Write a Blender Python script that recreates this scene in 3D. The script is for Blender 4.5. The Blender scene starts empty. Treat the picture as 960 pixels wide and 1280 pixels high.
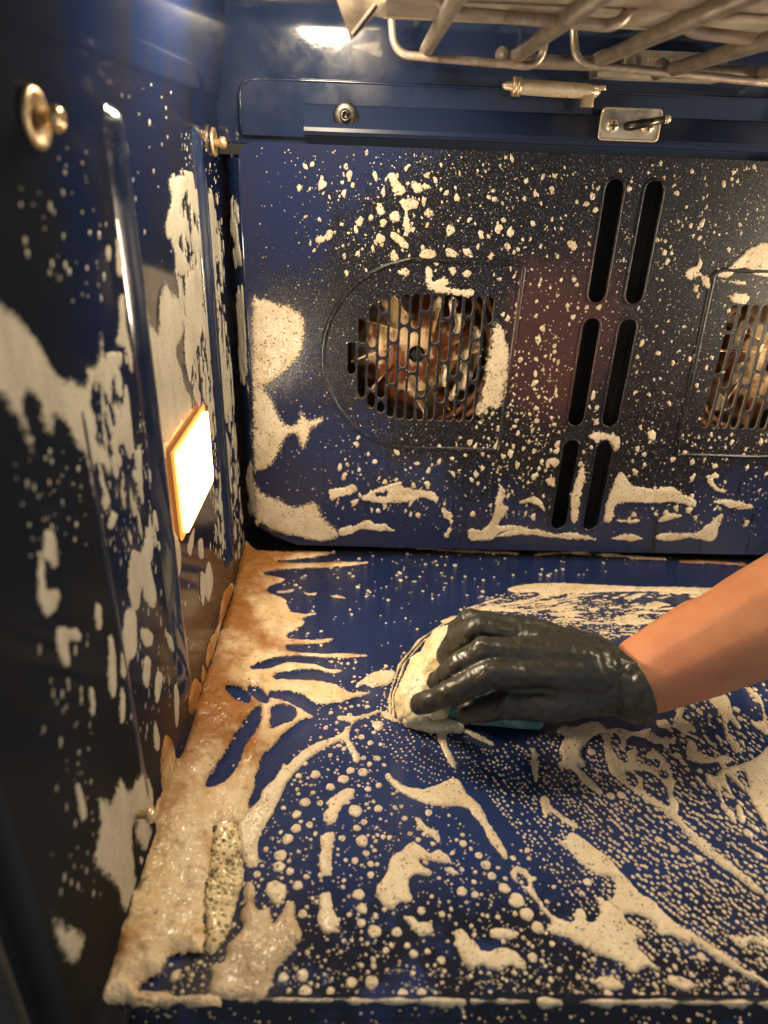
import bpy, bmesh, math, random
import numpy as np
from mathutils import Vector, Matrix, noise as mnoise
from mathutils.geometry import delaunay_2d_cdt

random.seed(7)
rng = np.random.default_rng(11)
sc = bpy.context.scene
col = sc.collection
PI = math.pi

# ------------------------------------------------------------------ camera
CAM = np.array([0.116, -0.604, 0.3576])
YAW, PITCH, ROLL, FOC = 0.0335, 0.4755, 0.0377, 873.75      # FOC in pixels of a 1280 high frame
_f = np.array([math.sin(YAW) * math.cos(PITCH), math.cos(YAW) * math.cos(PITCH), -math.sin(PITCH)])
_r0 = np.array([math.cos(YAW), -math.sin(YAW), 0.0])
_u0 = np.cross(_r0, _f)
_r = math.cos(ROLL) * _r0 + math.sin(ROLL) * _u0
_u = -math.sin(ROLL) * _r0 + math.cos(ROLL) * _u0
cam_d = bpy.data.cameras.new('camera')
cam = bpy.data.objects.new('camera', cam_d)
col.objects.link(cam)
cam.matrix_world = Matrix(((_r[0], _u[0], -_f[0], CAM[0]), (_r[1], _u[1], -_f[1], CAM[1]),
                           (_r[2], _u[2], -_f[2], CAM[2]), (0, 0, 0, 1)))
cam_d.sensor_fit = 'VERTICAL'
cam_d.sensor_height = 32.0
cam_d.lens = FOC / 1280 * 32.0
cam_d.clip_start = 0.01
cam_d.clip_end = 50
cam_d.dof.use_dof = True
cam_d.dof.focus_distance = 0.52
cam_d.dof.aperture_fstop = 5.0
sc.camera = cam

# ------------------------------------------------------------------ world, view
w = bpy.data.worlds.new('World')
sc.world = w
w.use_nodes = True
w.node_tree.nodes['Background'].inputs[0].default_value = (0.92, 0.96, 1.0, 1)
w.node_tree.nodes['Background'].inputs[1].default_value = 0.30
sc.view_settings.view_transform = 'Standard'
sc.view_settings.look = 'None'
sc.view_settings.exposure = 0.12
sc.view_settings.gamma = 1.0
sc.render.engine = 'CYCLES'
sc.cycles.use_denoising = True
sc.cycles.max_bounces = 8
sc.cycles.sample_clamp_indirect = 6.0
LAMP_SIDE, LAMP_RIGHT, LAMP_TOP = 92.0, 70.0, 120.0
WARM = (1.0, 0.82, 0.58)

# ------------------------------------------------------------------ pixel -> surface helpers
YP = -0.012      # front face of the back panel
def ray(x, y):
    return _f + _r * ((x - 480) / FOC) - _u * ((y - 640) / FOC)
def on_z(x, y, z=0.0):
    d = ray(x, y); return CAM + d * ((z - CAM[2]) / d[2])
def on_y(x, y, Y=YP):
    d = ray(x, y); return CAM + d * ((Y - CAM[1]) / d[1])
def on_x(x, y, X=0.0):
    d = ray(x, y); return CAM + d * ((X - CAM[0]) / d[0])
def uv_floor(p):
    q = on_z(*p); return (q[0], q[1])
def uv_back(p):
    q = on_y(*p); return (q[0], q[2])
def uv_left(p):
    q = on_x(*p); return (q[1], q[2])
UV = {'floor': uv_floor, 'back': uv_back, 'left': uv_left}
def place(plane, u, v, h):
    """arrays -> Nx3"""
    if plane == 'floor': return np.stack([u, v, h], 1)
    if plane == 'back': return np.stack([u, YP - h, v], 1)
    return np.stack([h, u, v], 1)

# ------------------------------------------------------------------ objects helpers
def link(name, me, mat=None, parent=None, smooth=False):
    o = bpy.data.objects.new(name, me)
    col.objects.link(o)
    if mat and not me.materials: me.materials.append(mat)
    if parent: o.parent = parent
    if smooth:
        me.polygons.foreach_set('use_smooth', [True] * len(me.polygons))
    return o
def tag(o, label=None, cat=None, group=None, kind=None):
    if label: o['label'] = label
    if cat: o['category'] = cat
    if group: o['group'] = group
    if kind: o['kind'] = kind
    return o
def empty(name, loc, label, cat, group=None):
    o = bpy.data.objects.new(name, None)
    o.empty_display_size = 0.01
    col.objects.link(o)
    o.location = loc
    return tag(o, label, cat, group)
def origin_of(p):
    v = Vector((0, 0, 0))
    while p is not None:
        v += Vector(p.location); p = p.parent
    return v
def from_bm(name, bm, mat, parent=None, smooth=False):
    me = bpy.data.meshes.new(name)
    bmesh.ops.recalc_face_normals(bm, faces=bm.faces)
    bm.to_mesh(me); bm.free()
    if parent is not None:
        me.transform(Matrix.Translation(-origin_of(parent)))
    return link(name, me, mat, parent, smooth)
def from_data(name, V, F, mat, parent=None, smooth=False):
    me = bpy.data.meshes.new(name)
    V = np.asarray(V, dtype=np.float32)
    F = np.asarray(F, dtype=np.int32)
    n, k = F.shape
    me.vertices.add(len(V)); me.vertices.foreach_set('co', V.ravel())
    me.loops.add(n * k); me.loops.foreach_set('vertex_index', F.ravel())
    me.polygons.add(n)
    me.polygons.foreach_set('loop_start', np.arange(0, n * k, k, dtype=np.int32))
    me.polygons.foreach_set('loop_total', np.full(n, k, dtype=np.int32))
    me.update(calc_edges=True); me.validate()
    if parent is not None:
        me.transform(Matrix.Translation(-origin_of(parent)))
    return link(name, me, mat, parent, smooth)
def bm_box(bm, a, b, bevel=0.0, seg=2):
    ret = bmesh.ops.create_cube(bm, size=1.0)
    vs = ret['verts']
    for v in vs:
        v.co = Vector([a[i] + (b[i] - a[i]) * (v.co[i] + 0.5) for i in range(3)])
    if bevel:
        es = list({e for v in vs for e in v.link_edges})
        bmesh.ops.bevel(bm, geom=es, offset=bevel, segments=seg, affect='EDGES', profile=0.5)
def bm_tube(bm, pts, rad, seg=10, cap=True):
    """tube along a polyline"""
    pts = [Vector(p) for p in pts]
    n = len(pts)
    rads = rad if hasattr(rad, '__len__') else [rad] * n
    rings = []
    t0 = (pts[1] - pts[0]).normalized()
    ref = Vector((0, 0, 1)) if abs(t0.z) < 0.9 else Vector((1, 0, 0))
    nx = t0.cross(ref).normalized()
    for i, p in enumerate(pts):
        t = ((pts[min(i + 1, n - 1)] - pts[max(i - 1, 0)])).normalized()
        nx = (nx - t * nx.dot(t)).normalized()
        ny = t.cross(nx)
        rings.append([bm.verts.new(p + (nx * math.cos(2 * PI * k / seg) + ny * math.sin(2 * PI * k / seg)) * rads[i]) for k in range(seg)])
    for a, b in zip(rings[:-1], rings[1:]):
        for k in range(seg):
            bm.faces.new((a[k], a[(k + 1) % seg], b[(k + 1) % seg], b[k]))
    if cap:
        bm.faces.new(rings[0][::-1]); bm.faces.new(rings[-1])
def round_path(pts, r, n=6):
    """round the inner corners of a polyline"""
    pts = [Vector(p) for p in pts]
    out = [pts[0]]
    for a, b, c in zip(pts[:-2], pts[1:-1], pts[2:]):
        d1 = (a - b); d2 = (c - b)
        rr = min(r, d1.length * 0.48, d2.length * 0.48)
        p1 = b + d1.normalized() * rr; p2 = b + d2.normalized() * rr
        for k in range(n + 1):
            t = k / n
            out.append(p1 * (1 - t) ** 2 + b * 2 * t * (1 - t) + p2 * t * t)
    out.append(pts[-1])
    return out
def bm_lathe(bm, prof, origin, axis, seg=24):
    """profile [(r, h)] revolved about axis through origin"""
    axis = Vector(axis).normalized()
    ref = Vector((0, 0, 1)) if abs(axis.z) < 0.9 else Vector((1, 0, 0))
    a = axis.cross(ref).normalized(); b = axis.cross(a)
    o = Vector(origin)
    rings = []
    for r, h in prof:
        if r < 1e-6: rings.append([bm.verts.new(o + axis * h)])
        else: rings.append([bm.verts.new(o + axis * h + (a * math.cos(2 * PI * k / seg) + b * math.sin(2 * PI * k / seg)) * r) for k in range(seg)])
    for p, q in zip(rings[:-1], rings[1:]):
        for k in range(seg):
            k2 = (k + 1) % seg
            if len(p) == 1 and len(q) == 1: continue
            if len(p) == 1: bm.faces.new((p[0], q[k2], q[k]))
            elif len(q) == 1: bm.faces.new((p[k], p[k2], q[0]))
            else: bm.faces.new((p[k], p[k2], q[k2], q[k]))
def bm_prism(bm, loop, d):
    """planar loop of 3D points extruded by vector d"""
    a = [bm.verts.new(p) for p in loop]
    b = [bm.verts.new(Vector(p) + Vector(d)) for p in loop]
    bm.faces.new(a); bm.faces.new(b[::-1])
    n = len(loop)
    for k in range(n):
        bm.faces.new((a[k], b[k], b[(k + 1) % n], a[(k + 1) % n]))
def extrude_profile(name, prof, x0, x1, mat, axis='x', nseg=1, parent=None, smooth=False):
    """open profile [(a,b)] swept along an axis; axis x: (y,z); axis y: (x,z)"""
    V = []; F = []
    xs = np.linspace(x0, x1, nseg + 1)
    m = len(prof)
    for x in xs:
        for a, b in prof:
            V.append((x, a, b) if axis == 'x' else (a, x, b))
    for i in range(nseg):
        for k in range(m - 1):
            F.append((i * m + k, i * m + k + 1, (i + 1) * m + k + 1, (i + 1) * m + k))
    return from_data(name, V, F, mat, parent, smooth)
def arc(cx, cy, r, a0, a1, n=8):
    return [(cx + r * math.cos(math.radians(a0 + (a1 - a0) * k / n)), cy + r * math.sin(math.radians(a0 + (a1 - a0) * k / n))) for k in range(n + 1)]

# ------------------------------------------------------------------ materials
class NT:
    def __init__(s, name):
        s.m = bpy.data.materials.new(name); s.m.use_nodes = True
        s.t = s.m.node_tree; s.b = s.t.nodes['Principled BSDF']
        g = s.t.nodes.new('ShaderNodeNewGeometry'); s.pos = g.outputs['Position']
    def n(s, typ, **kw):
        nd = s.t.nodes.new(typ)
        for k, v in kw.items(): setattr(nd, k, v)
        return nd
    def l(s, a, b): s.t.links.new(a, b)
    def setin(s, sock, v):
        if hasattr(v, 'links'): s.l(v, sock)
        else: sock.default_value = v if not isinstance(v, tuple) or len(v) != 3 or sock.type != 'RGBA' else (*v, 1)
    def noise(s, scale, detail=3, rough=0.5, vec=None, dist=0.0):
        nd = s.n('ShaderNodeTexNoise'); nd.inputs['Scale'].default_value = scale
        nd.inputs['Detail'].default_value = detail; nd.inputs['Roughness'].default_value = rough
        nd.inputs['Distortion'].default_value = dist
        s.l(vec or s.pos, nd.inputs['Vector']); return nd.outputs['Fac']
    def voro(s, scale, out='Distance', feature='F1', vec=None):
        nd = s.n('ShaderNodeTexVoronoi', feature=feature); nd.inputs['Scale'].default_value = scale
        s.l(vec or s.pos, nd.inputs['Vector']); return nd.outputs[out]
    def ramp(s, fac, p0, p1, v0=0.0, v1=1.0):
        nd = s.n('ShaderNodeMapRange', interpolation_type='SMOOTHSTEP')
        s.setin(nd.inputs[0], fac)
        for i, v in enumerate((p0, p1, v0, v1)): s.setin(nd.inputs[1 + i], v)
        return nd.outputs[0]
    def math(s, op, a, b=0.0, clamp=False):
        nd = s.n('ShaderNodeMath', operation=op); nd.use_clamp = clamp
        s.setin(nd.inputs[0], a); s.setin(nd.inputs[1], b); return nd.outputs[0]
    def mix(s, fac, a, b):
        nd = s.n('ShaderNodeMix', data_type='RGBA')
        s.setin(nd.inputs[0], fac); s.setin(nd.inputs[6], a); s.setin(nd.inputs[7], b); return nd.outputs[2]
    def sep(s):
        nd = s.n('ShaderNodeSeparateXYZ'); s.l(s.pos, nd.inputs[0]); return nd.outputs
    def scaled(s, v):
        nd = s.n('ShaderNodeMapping'); nd.inputs['Scale'].default_value = v
        s.l(s.pos, nd.inputs[0]); return nd.outputs[0]
    def bump(s, h, strength, dist=0.001, prev=None):
        nd = s.n('ShaderNodeBump'); nd.inputs['Strength'].default_value = strength
        nd.inputs['Distance'].default_value = dist; s.l(h, nd.inputs['Height'])
        if prev: s.l(prev, nd.inputs['Normal'])
        s.l(nd.outputs[0], s.b.inputs['Normal']); return nd.outputs[0]
    def set(s, **kw):
        for k, v in kw.items():
            s.setin(s.b.inputs[k.replace('_', ' ')], v)
        return s.m
M = {}
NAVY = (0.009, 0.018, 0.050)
# clean enamel with a few burnt specks and a thin greasy film
t = NT('navy_enamel')
sp = t.math('MULTIPLY', t.ramp(t.voro(420), 0.12, 0.2, 1, 0), t.ramp(t.noise(30), 0.52, 0.62))
film = t.noise(22, 5, 0.65)
c = t.mix(t.ramp(film, 0.35, 0.75), NAVY, (0.013, 0.020, 0.048))
c = t.mix(sp, c, (0.004, 0.004, 0.005))
t.bump(t.noise(120, 4), 0.12, 0.0006)
M['enamel'] = t.set(Base_Color=c, Roughness=t.ramp(film, 0.3, 0.75, 0.10, 0.28), Specular_IOR_Level=0.5, Coat_Weight=0.6, Coat_Roughness=0.035)
t = NT('navy_enamel_dull')
M['enamel_dull'] = t.set(Base_Color=t.mix(t.ramp(t.noise(22, 5, 0.65), 0.35, 0.75), NAVY, (0.013, 0.020, 0.048)), Roughness=0.34, Specular_IOR_Level=0.35)
# floor: same enamel, wet
t = NT('navy_enamel_wet')
film = t.noise(16, 5, 0.6)
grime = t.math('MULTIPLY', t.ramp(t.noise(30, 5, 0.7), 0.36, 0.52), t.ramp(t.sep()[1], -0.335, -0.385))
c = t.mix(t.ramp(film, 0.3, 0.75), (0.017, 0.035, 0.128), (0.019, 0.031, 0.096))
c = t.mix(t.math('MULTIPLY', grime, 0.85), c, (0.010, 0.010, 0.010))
sp = t.math('MULTIPLY', t.ramp(t.voro(360), 0.11, 0.2, 1, 0), t.ramp(t.noise(25), 0.5, 0.62))
c = t.mix(sp, c, (0.004, 0.004, 0.006))
t.bump(t.noise(60, 3), 0.10, 0.0006)
M['floor'] = t.set(Base_Color=c, Roughness=t.ramp(film, 0.3, 0.75, 0.18, 0.32), Specular_IOR_Level=0.28)
# left wall: enamel with brown grease film
t = NT('navy_enamel_greasy')
film = t.noise(14, 5, 0.65, t.scaled((1, 1, 0.35)))
c = t.mix(t.ramp(film, 0.42, 0.66), (0.010, 0.018, 0.055), (0.017, 0.018, 0.028))
low = t.math('MULTIPLY', t.ramp(t.sep()[2], 0.16, 0.04), t.ramp(t.noise(9, 4), 0.38, 0.58))
c = t.mix(low, c, (0.032, 0.024, 0.020))
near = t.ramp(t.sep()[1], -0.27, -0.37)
c = t.mix(t.math('MULTIPLY', near, 0.75), c, (0.014, 0.015, 0.013))  # dark olive reflection of the room painted in towards the opening
t.bump(t.noise(90, 4, 0.5, t.scaled((1, 1, 0.3))), 0.05, 0.0006)
sheen_cut = t.ramp(t.math('ADD', t.sep()[1], t.math('MULTIPLY', t.math('SUBTRACT', t.noise(12, 4), 0.5), 0.08)), -0.20, -0.33, 0.30, 0.90)  # matte mix that takes reflections off the wall towards the opening
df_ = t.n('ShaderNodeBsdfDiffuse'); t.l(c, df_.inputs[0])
mx = t.n('ShaderNodeMixShader'); t.l(sheen_cut, mx.inputs[0]); t.l(t.b.outputs[0], mx.inputs[1]); t.l(df_.outputs[0], mx.inputs[2])
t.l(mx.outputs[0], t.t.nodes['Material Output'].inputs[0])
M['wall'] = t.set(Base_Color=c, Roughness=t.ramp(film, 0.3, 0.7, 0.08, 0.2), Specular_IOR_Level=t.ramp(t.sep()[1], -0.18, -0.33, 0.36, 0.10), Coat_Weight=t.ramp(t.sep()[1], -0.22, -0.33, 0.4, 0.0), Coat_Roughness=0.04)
# back panel: burnt-on speckle crust over enamel
t = NT('speckled_enamel')
X, Y, Z = t.sep()
dx = t.math('DIVIDE', t.math('SUBTRACT', X, 0.33), 0.285)
dz = t.math('DIVIDE', t.math('SUBTRACT', Z, 0.235), 0.175)
rr = t.math('ADD', t.math('MULTIPLY', dx, dx), t.math('MULTIPLY', dz, dz))
big = t.math('ADD', rr, t.math('MULTIPLY', t.math('SUBTRACT', t.noise(18, 5, 0.65), 0.5), 1.7))
mask = t.ramp(big, 0.60, 1.45, 1.0, 0.12)
grain = t.noise(900, 2, 0.6)
grain2 = t.noise(240, 3, 0.7)
thr = t.math('SUBTRACT', 0.67, t.math('MULTIPLY', mask, 0.27))
g = t.math('ADD', t.math('MULTIPLY', grain, 0.7), t.math('MULTIPLY', grain2, 0.3))
crust = t.ramp(g, thr, t.math('ADD', thr, 0.035))
base = t.mix(t.ramp(t.noise(14, 4), 0.35, 0.7), (0.014, 0.022, 0.068), (0.018, 0.022, 0.054))
ddx = t.math('DIVIDE', t.math('SUBTRACT', X, 0.280), 0.060)
ddz = t.math('DIVIDE', t.math('SUBTRACT', Z, 0.225), 0.085)
red = t.math('ADD', t.math('ADD', t.math('MULTIPLY', ddx, ddx), t.math('MULTIPLY', ddz, ddz)), t.math('MULTIPLY', t.math('SUBTRACT', t.noise(26, 5), 0.5), 1.6))
redm = t.ramp(red, 0.15, 1.1, 0.8, 0.0)
base = t.mix(redm, base, (0.13, 0.045, 0.040))
crustc = t.mix(t.ramp(t.noise(760, 2, 0.6, t.scaled((1.0, 1.3, 0.9))), 0.58, 0.66), (0.004, 0.0035, 0.0035), (0.12, 0.11, 0.105))  # pale specks paint the glints of the rough crust into its colour
crustc = t.mix(redm, crustc, (0.050, 0.020, 0.018))
drip = t.math('MULTIPLY', t.ramp(t.noise(260, 2, 0.5, t.scaled((1, 1, 0.05))), 0.60, 0.66), t.math('MULTIPLY', t.ramp(Z, 0.15, 0.09), t.ramp(t.noise(30, 3), 0.42, 0.55)))
crust = t.math('MAXIMUM', crust, drip)
c = t.mix(crust, base, crustc)
b1 = t.bump(g, 0.28, 0.0010)
M['panel'] = t.set(Base_Color=c, Roughness=t.ramp(crust, 0, 1, 0.10, 0.34), Specular_IOR_Level=0.45)
# foam
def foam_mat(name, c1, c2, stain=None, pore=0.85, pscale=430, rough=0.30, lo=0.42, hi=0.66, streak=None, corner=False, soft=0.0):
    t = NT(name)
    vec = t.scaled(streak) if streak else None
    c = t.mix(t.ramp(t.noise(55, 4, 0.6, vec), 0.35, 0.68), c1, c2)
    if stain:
        sf = t.noise(17, 5, 0.6)
        if corner: sf = t.math('ADD', sf, t.ramp(t.sep()[0], 0.0, 0.085, 0.09, -0.10))   # dirt gathers in the seam
        if corner: sf = t.math('ADD', sf, t.ramp(t.sep()[1], -0.27, -0.38, 0.0, -0.10))
        c = t.mix(t.ramp(sf, lo, hi), c, stain)
        c = t.mix(t.math('MULTIPLY', t.ramp(t.noise(150, 4), 0.55, 0.72), 0.4), c, (stain[0] * 0.5, stain[1] * 0.45, stain[2] * 0.4))
    v = t.voro(pscale)
    gate = t.ramp(t.noise(pscale * 0.35, 3), 0.42, 0.62)
    p = t.math('MULTIPLY', t.ramp(v, 0.18, 0.42, 1, 0), gate)
    big = t.math('MULTIPLY', t.ramp(t.voro(150), 0.10, 0.15, 1, 0), t.ramp(t.noise(45, 2), 0.60, 0.64))
    p = t.math('MAXIMUM', t.math('MULTIPLY', p, pore), t.math('MULTIPLY', big, 0.9))
    gr = t.noise(760, 2, 0.6)
    c = t.mix(t.ramp(gr, 0.38, 0.60, 0.10 if corner else 0.22, 0.0), c, (0.24, 0.17, 0.10))
    c = t.mix(p, c, (0.12, 0.085, 0.055))
    bub = t.ramp(t.voro(pscale * 1.9), 0.0, 0.6, 1, 0)
    hgt = t.math('SUBTRACT', t.math('ADD', t.math('MULTIPLY', bub, 0.7), t.math('MULTIPLY', t.noise(160, 3), 0.35 if corner or stain else 0.6)), p)
    t.bump(hgt, 0.6, 0.0008)
    at = t.n('ShaderNodeAttribute', attribute_name='thick')
    q = t.math('ADD', at.outputs['Fac'], t.math('MULTIPLY', t.math('SUBTRACT', t.noise(520, 3, 0.7), 0.5), 1.3))
    t.set(Alpha=t.ramp(q, 0.12, 0.50))
    return t.set(Base_Color=c, Roughness=rough, Specular_IOR_Level=0.5)
M['foam'] = foam_mat('foam_cream', (0.84, 0.71, 0.50), (0.74, 0.59, 0.38))
M['lather'] = foam_mat('lather_white', (0.80, 0.74, 0.52), (0.76, 0.62, 0.30), pore=0.5)
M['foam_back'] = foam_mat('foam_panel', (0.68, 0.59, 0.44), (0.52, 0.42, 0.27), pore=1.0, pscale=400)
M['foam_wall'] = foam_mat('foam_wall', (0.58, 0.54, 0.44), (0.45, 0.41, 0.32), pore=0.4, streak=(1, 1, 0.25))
M['foam_bank'] = foam_mat('foam_stained', (0.86, 0.68, 0.43), (0.74, 0.52, 0.27), stain=(0.36, 0.150, 0.035), pore=0.32, pscale=520, lo=0.42, hi=0.64, corner=True, rough=0.24)
M['foam_tan'] = foam_mat('foam_tan', (0.76, 0.60, 0.40), (0.52, 0.37, 0.21), stain=(0.40, 0.23, 0.10), pore=0.45, lo=0.58, hi=0.8, rough=0.22)
M['residue'] = foam_mat('brown_residue', (0.30, 0.15, 0.06), (0.14, 0.06, 0.025), pore=0.5)
t = NT('wet_bubbles')
v = t.voro(360)
c = t.mix(t.ramp(t.noise(60, 3), 0.50, 0.70), (0.80, 0.64, 0.36), (0.25, 0.19, 0.11))
c = t.mix(t.math('MULTIPLY', t.ramp(v, 0.10, 0.26, 1, 0), t.ramp(t.noise(120, 2), 0.42, 0.5)), c, (0.02, 0.016, 0.014))
t.bump(t.ramp(v, 0.0, 0.6, 1, 0), 0.8, 0.003)
M['wet'] = t.set(Base_Color=c, Roughness=0.12)
# metals
def metal(name, c1, c2, rough=0.35, rust=None, scale=90, met=1.0, lo=.5, hi=.7):
    t = NT(name)
    c = t.mix(t.ramp(t.noise(scale, 5, 0.65), 0.35, 0.7), c1, c2)
    f = t.noise(scale * 0.6, 5, 0.6)
    if rust:
        rm = t.ramp(f, lo, hi)
        c = t.mix(rm, c, rust)
        t.set(Metallic=t.math('MULTIPLY', t.math('SUBTRACT', 1.0, rm), met))
    else: t.set(Metallic=met)
    t.bump(t.noise(scale * 5, 3), 0.25, 0.0004)
    return t.set(Base_Color=c, Roughness=t.ramp(f, 0.3, 0.7, rough * 0.8, rough * 1.3))
M['brass'] = metal('brassy_steel', (0.80, 0.60, 0.36), (0.55, 0.38, 0.2), 0.3, met=0.75)
M['steel'] = metal('steel', (0.55, 0.50, 0.42), (0.36, 0.31, 0.25), 0.38, rust=(0.08, 0.05, 0.03), lo=0.62, hi=0.78, met=0.6)
M['bright'] = metal('bright_steel', (0.82, 0.70, 0.50), (0.62, 0.48, 0.30), 0.3, met=0.55, scale=30)
M['darkmetal'] = metal('dark_metal', (0.10, 0.09, 0.08), (0.04, 0.035, 0.03), 0.35)
M['wire'] = metal('browned_wire', (0.52, 0.43, 0.34), (0.36, 0.28, 0.21), 0.40, rust=(0.12, 0.065, 0.04), lo=0.52, hi=0.72, met=0.7)
M['element'] = metal('element_sheath', (0.24, 0.20, 0.155), (0.16, 0.13, 0.10), 0.5, met=0.35)
M['shield'] = metal('aluminised_sheet', (0.50, 0.44, 0.35), (0.36, 0.30, 0.23), 0.5, rust=(0.12, 0.09, 0.065), scale=40, met=0.45)
M['fan'] = metal('fan_sheet', (0.92, 0.72, 0.42), (0.70, 0.46, 0.22), 0.45, rust=(0.20, 0.06, 0.02), scale=50, met=0.1, lo=.46, hi=.55)
M['rusty'] = metal('rusty_tube', (0.30, 0.14, 0.07), (0.16, 0.06, 0.03), 0.55, met=0.2)
M['chamber'] = metal('chamber_sheet', (0.42, 0.28, 0.16), (0.16, 0.09, 0.05), 0.55, rust=(0.10, 0.04, 0.02), scale=50, met=0.3)
t = NT('black_void'); M['black'] = t.set(Base_Color=(0.004, 0.004, 0.004, 1), Roughness=0.6)  # near-black colour stands in for the shade behind the panel openings
t = NT('gasket'); M['gasket'] = t.set(Base_Color=t.mix(t.noise(40, 4), (0.008, 0.010, 0.010), (0.022, 0.024, 0.022)), Roughness=0.55)
# lamp glass
def lamp_mat(name, strength, cy=None, cz=None, hy=0.043, hz=0.028):
    t = NT(name)
    f = t.ramp(t.noise(160, 4, 0.6), 0.3, 0.7, 0.75, 1.1)
    t.b.inputs['Emission Color'].default_value = (*WARM, 1)
    if cy is not None:       # bulb behind the ribbed glass: hotter in the middle, amber towards the edge
        X, Y, Z = t.sep()
        ey = t.math('ABSOLUTE', t.math('DIVIDE', t.math('SUBTRACT', Y, cy), hy)); ez = t.math('ABSOLUTE', t.math('DIVIDE', t.math('SUBTRACT', Z, cz), hz))
        e = t.math('MAXIMUM', ey, ez)
        edge = t.ramp(e, 0.72, 1.0)
        f = t.math('MULTIPLY', f, t.ramp(e, 0.3, 1.0, 1.35, 0.10))
        t.l(t.mix(edge, WARM, (1.0, 0.36, 0.07)), t.b.inputs['Emission Color'])
    t.l(t.math('MULTIPLY', f, strength), t.b.inputs['Emission Strength'])
    return t.set(Base_Color=(0.8, 0.7, 0.5, 1), Roughness=0.2)
M['lampL'] = lamp_mat('lit_lamp_glass', LAMP_SIDE, -0.1715, 0.16425)
M['lampR'] = lamp_mat('lit_lamp_glass_opposite', LAMP_RIGHT)
M['lampT'] = lamp_mat('lit_ceiling_glass', LAMP_TOP)
t = NT('amber_frame_glow'); M['amber'] = t.set(Base_Color=t.mix(t.noise(120, 4), (0.65, 0.30, 0.08), (0.35, 0.12, 0.03)), Roughness=0.3, Emission_Color=(1.0, 0.33, 0.05, 1), Emission_Strength=1.1)  # glow around the lamp put into the frame as its own orange emission
# skin, glove, sponge
t = NT('skin')
c = t.mix(t.ramp(t.noise(35, 4), 0.35, 0.7), (0.74, 0.32, 0.155), (0.66, 0.265, 0.12))
t.bump(t.math('ADD', t.voro(700), t.noise(160, 4)), 0.3, 0.0006)
c = t.mix(t.math('MULTIPLY', t.ramp(t.noise(14, 3), 0.45, 0.7), 0.5), c, (0.60, 0.19, 0.10))
M['skin'] = t.set(Base_Color=c, Roughness=0.5, Subsurface_Weight=0.18, Subsurface_Radius=(0.006, 0.0025, 0.0012))
t = NT('nitrile')
wn = t.noise(55, 4, 0.55, None, 1.2)
t.bump(t.math('ADD', wn, t.math('MULTIPLY', t.noise(700, 2), 0.06)), 0.5, 0.003)
M['nitrile'] = t.set(Base_Color=t.mix(t.noise(30), (0.030, 0.029, 0.022), (0.050, 0.046, 0.036)), Roughness=t.ramp(wn, 0.3, 0.7, 0.26, 0.42), Specular_IOR_Level=0.6)
t = NT('teal_sponge')
t.bump(t.voro(420), 0.9, 0.002)
M['teal'] = t.set(Base_Color=t.mix(t.ramp(t.noise(90, 4), 0.4, 0.65), (0.02, 0.20, 0.27), (0.10, 0.33, 0.36)), Roughness=0.6)
t = NT('green_sponge')
t.bump(t.voro(360), 0.9, 0.002)
M['sponge_green'] = t.set(Base_Color=t.mix(t.ramp(t.noise(80, 4), 0.4, 0.65), (0.06, 0.26, 0.27), (0.22, 0.38, 0.30)), Roughness=0.7)

# ------------------------------------------------------------------ oven cavity (setting)
W, D, HC = 0.64, 0.4165, 0.468
# floor with a raised fold at the back, a rim and a lower ledge in front
fp = [(0.0045, -0.004), (0.002, -0.003), (-0.002, 0.0), (-D + 0.004, 0.0), (-D + 0.002, 0.0015), (-D, 0.002), (-D - 0.002, 0.001),
      (-D - 0.004, -0.005), (-D - 0.010, -0.006), (-0.50, -0.006)]
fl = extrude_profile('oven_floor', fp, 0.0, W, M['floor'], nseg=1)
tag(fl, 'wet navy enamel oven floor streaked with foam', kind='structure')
# left wall, slightly leaning in above the crease, with a fold into the floor
lp = [(0.014, 0.0004)] + [(0.014 - 0.014 * math.sin(a), 0.0144 - 0.014 * math.cos(a)) for a in np.linspace(0.2, PI / 2, 7)] + \
     [(0.0, 0.386), (0.0025, 0.389), (0.0030, 0.391), (0.010, 0.440)] + [(0.038 - 0.028 * math.cos(a), 0.440 + 0.028 * math.sin(a)) for a in np.linspace(0.2, PI / 2, 6)]
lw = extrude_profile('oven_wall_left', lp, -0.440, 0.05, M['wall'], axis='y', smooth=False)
tag(lw, 'navy enamel side wall smeared with soap', kind='structure')
rw = extrude_profile('oven_wall_right', [(W - a, b) for a, b in lp], -0.440, 0.05, M['enamel'], axis='y')
tag(rw, 'navy enamel side wall opposite', kind='structure')
# ceiling and the upper back wall in one bend
cp = [(0.0, 0.360), (0.0, 0.434)] + [(-0.040 + 0.040 * math.cos(a), 0.434 + 0.034 * math.sin(a)) for a in np.linspace(0.15, PI / 2, 10)] + [(-0.44, HC)]
cl = extrude_profile('oven_ceiling', cp, 0.0, W, M['enamel'], smooth=True)
tag(cl, 'navy enamel oven ceiling curving into the back wall', kind='structure')
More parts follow.
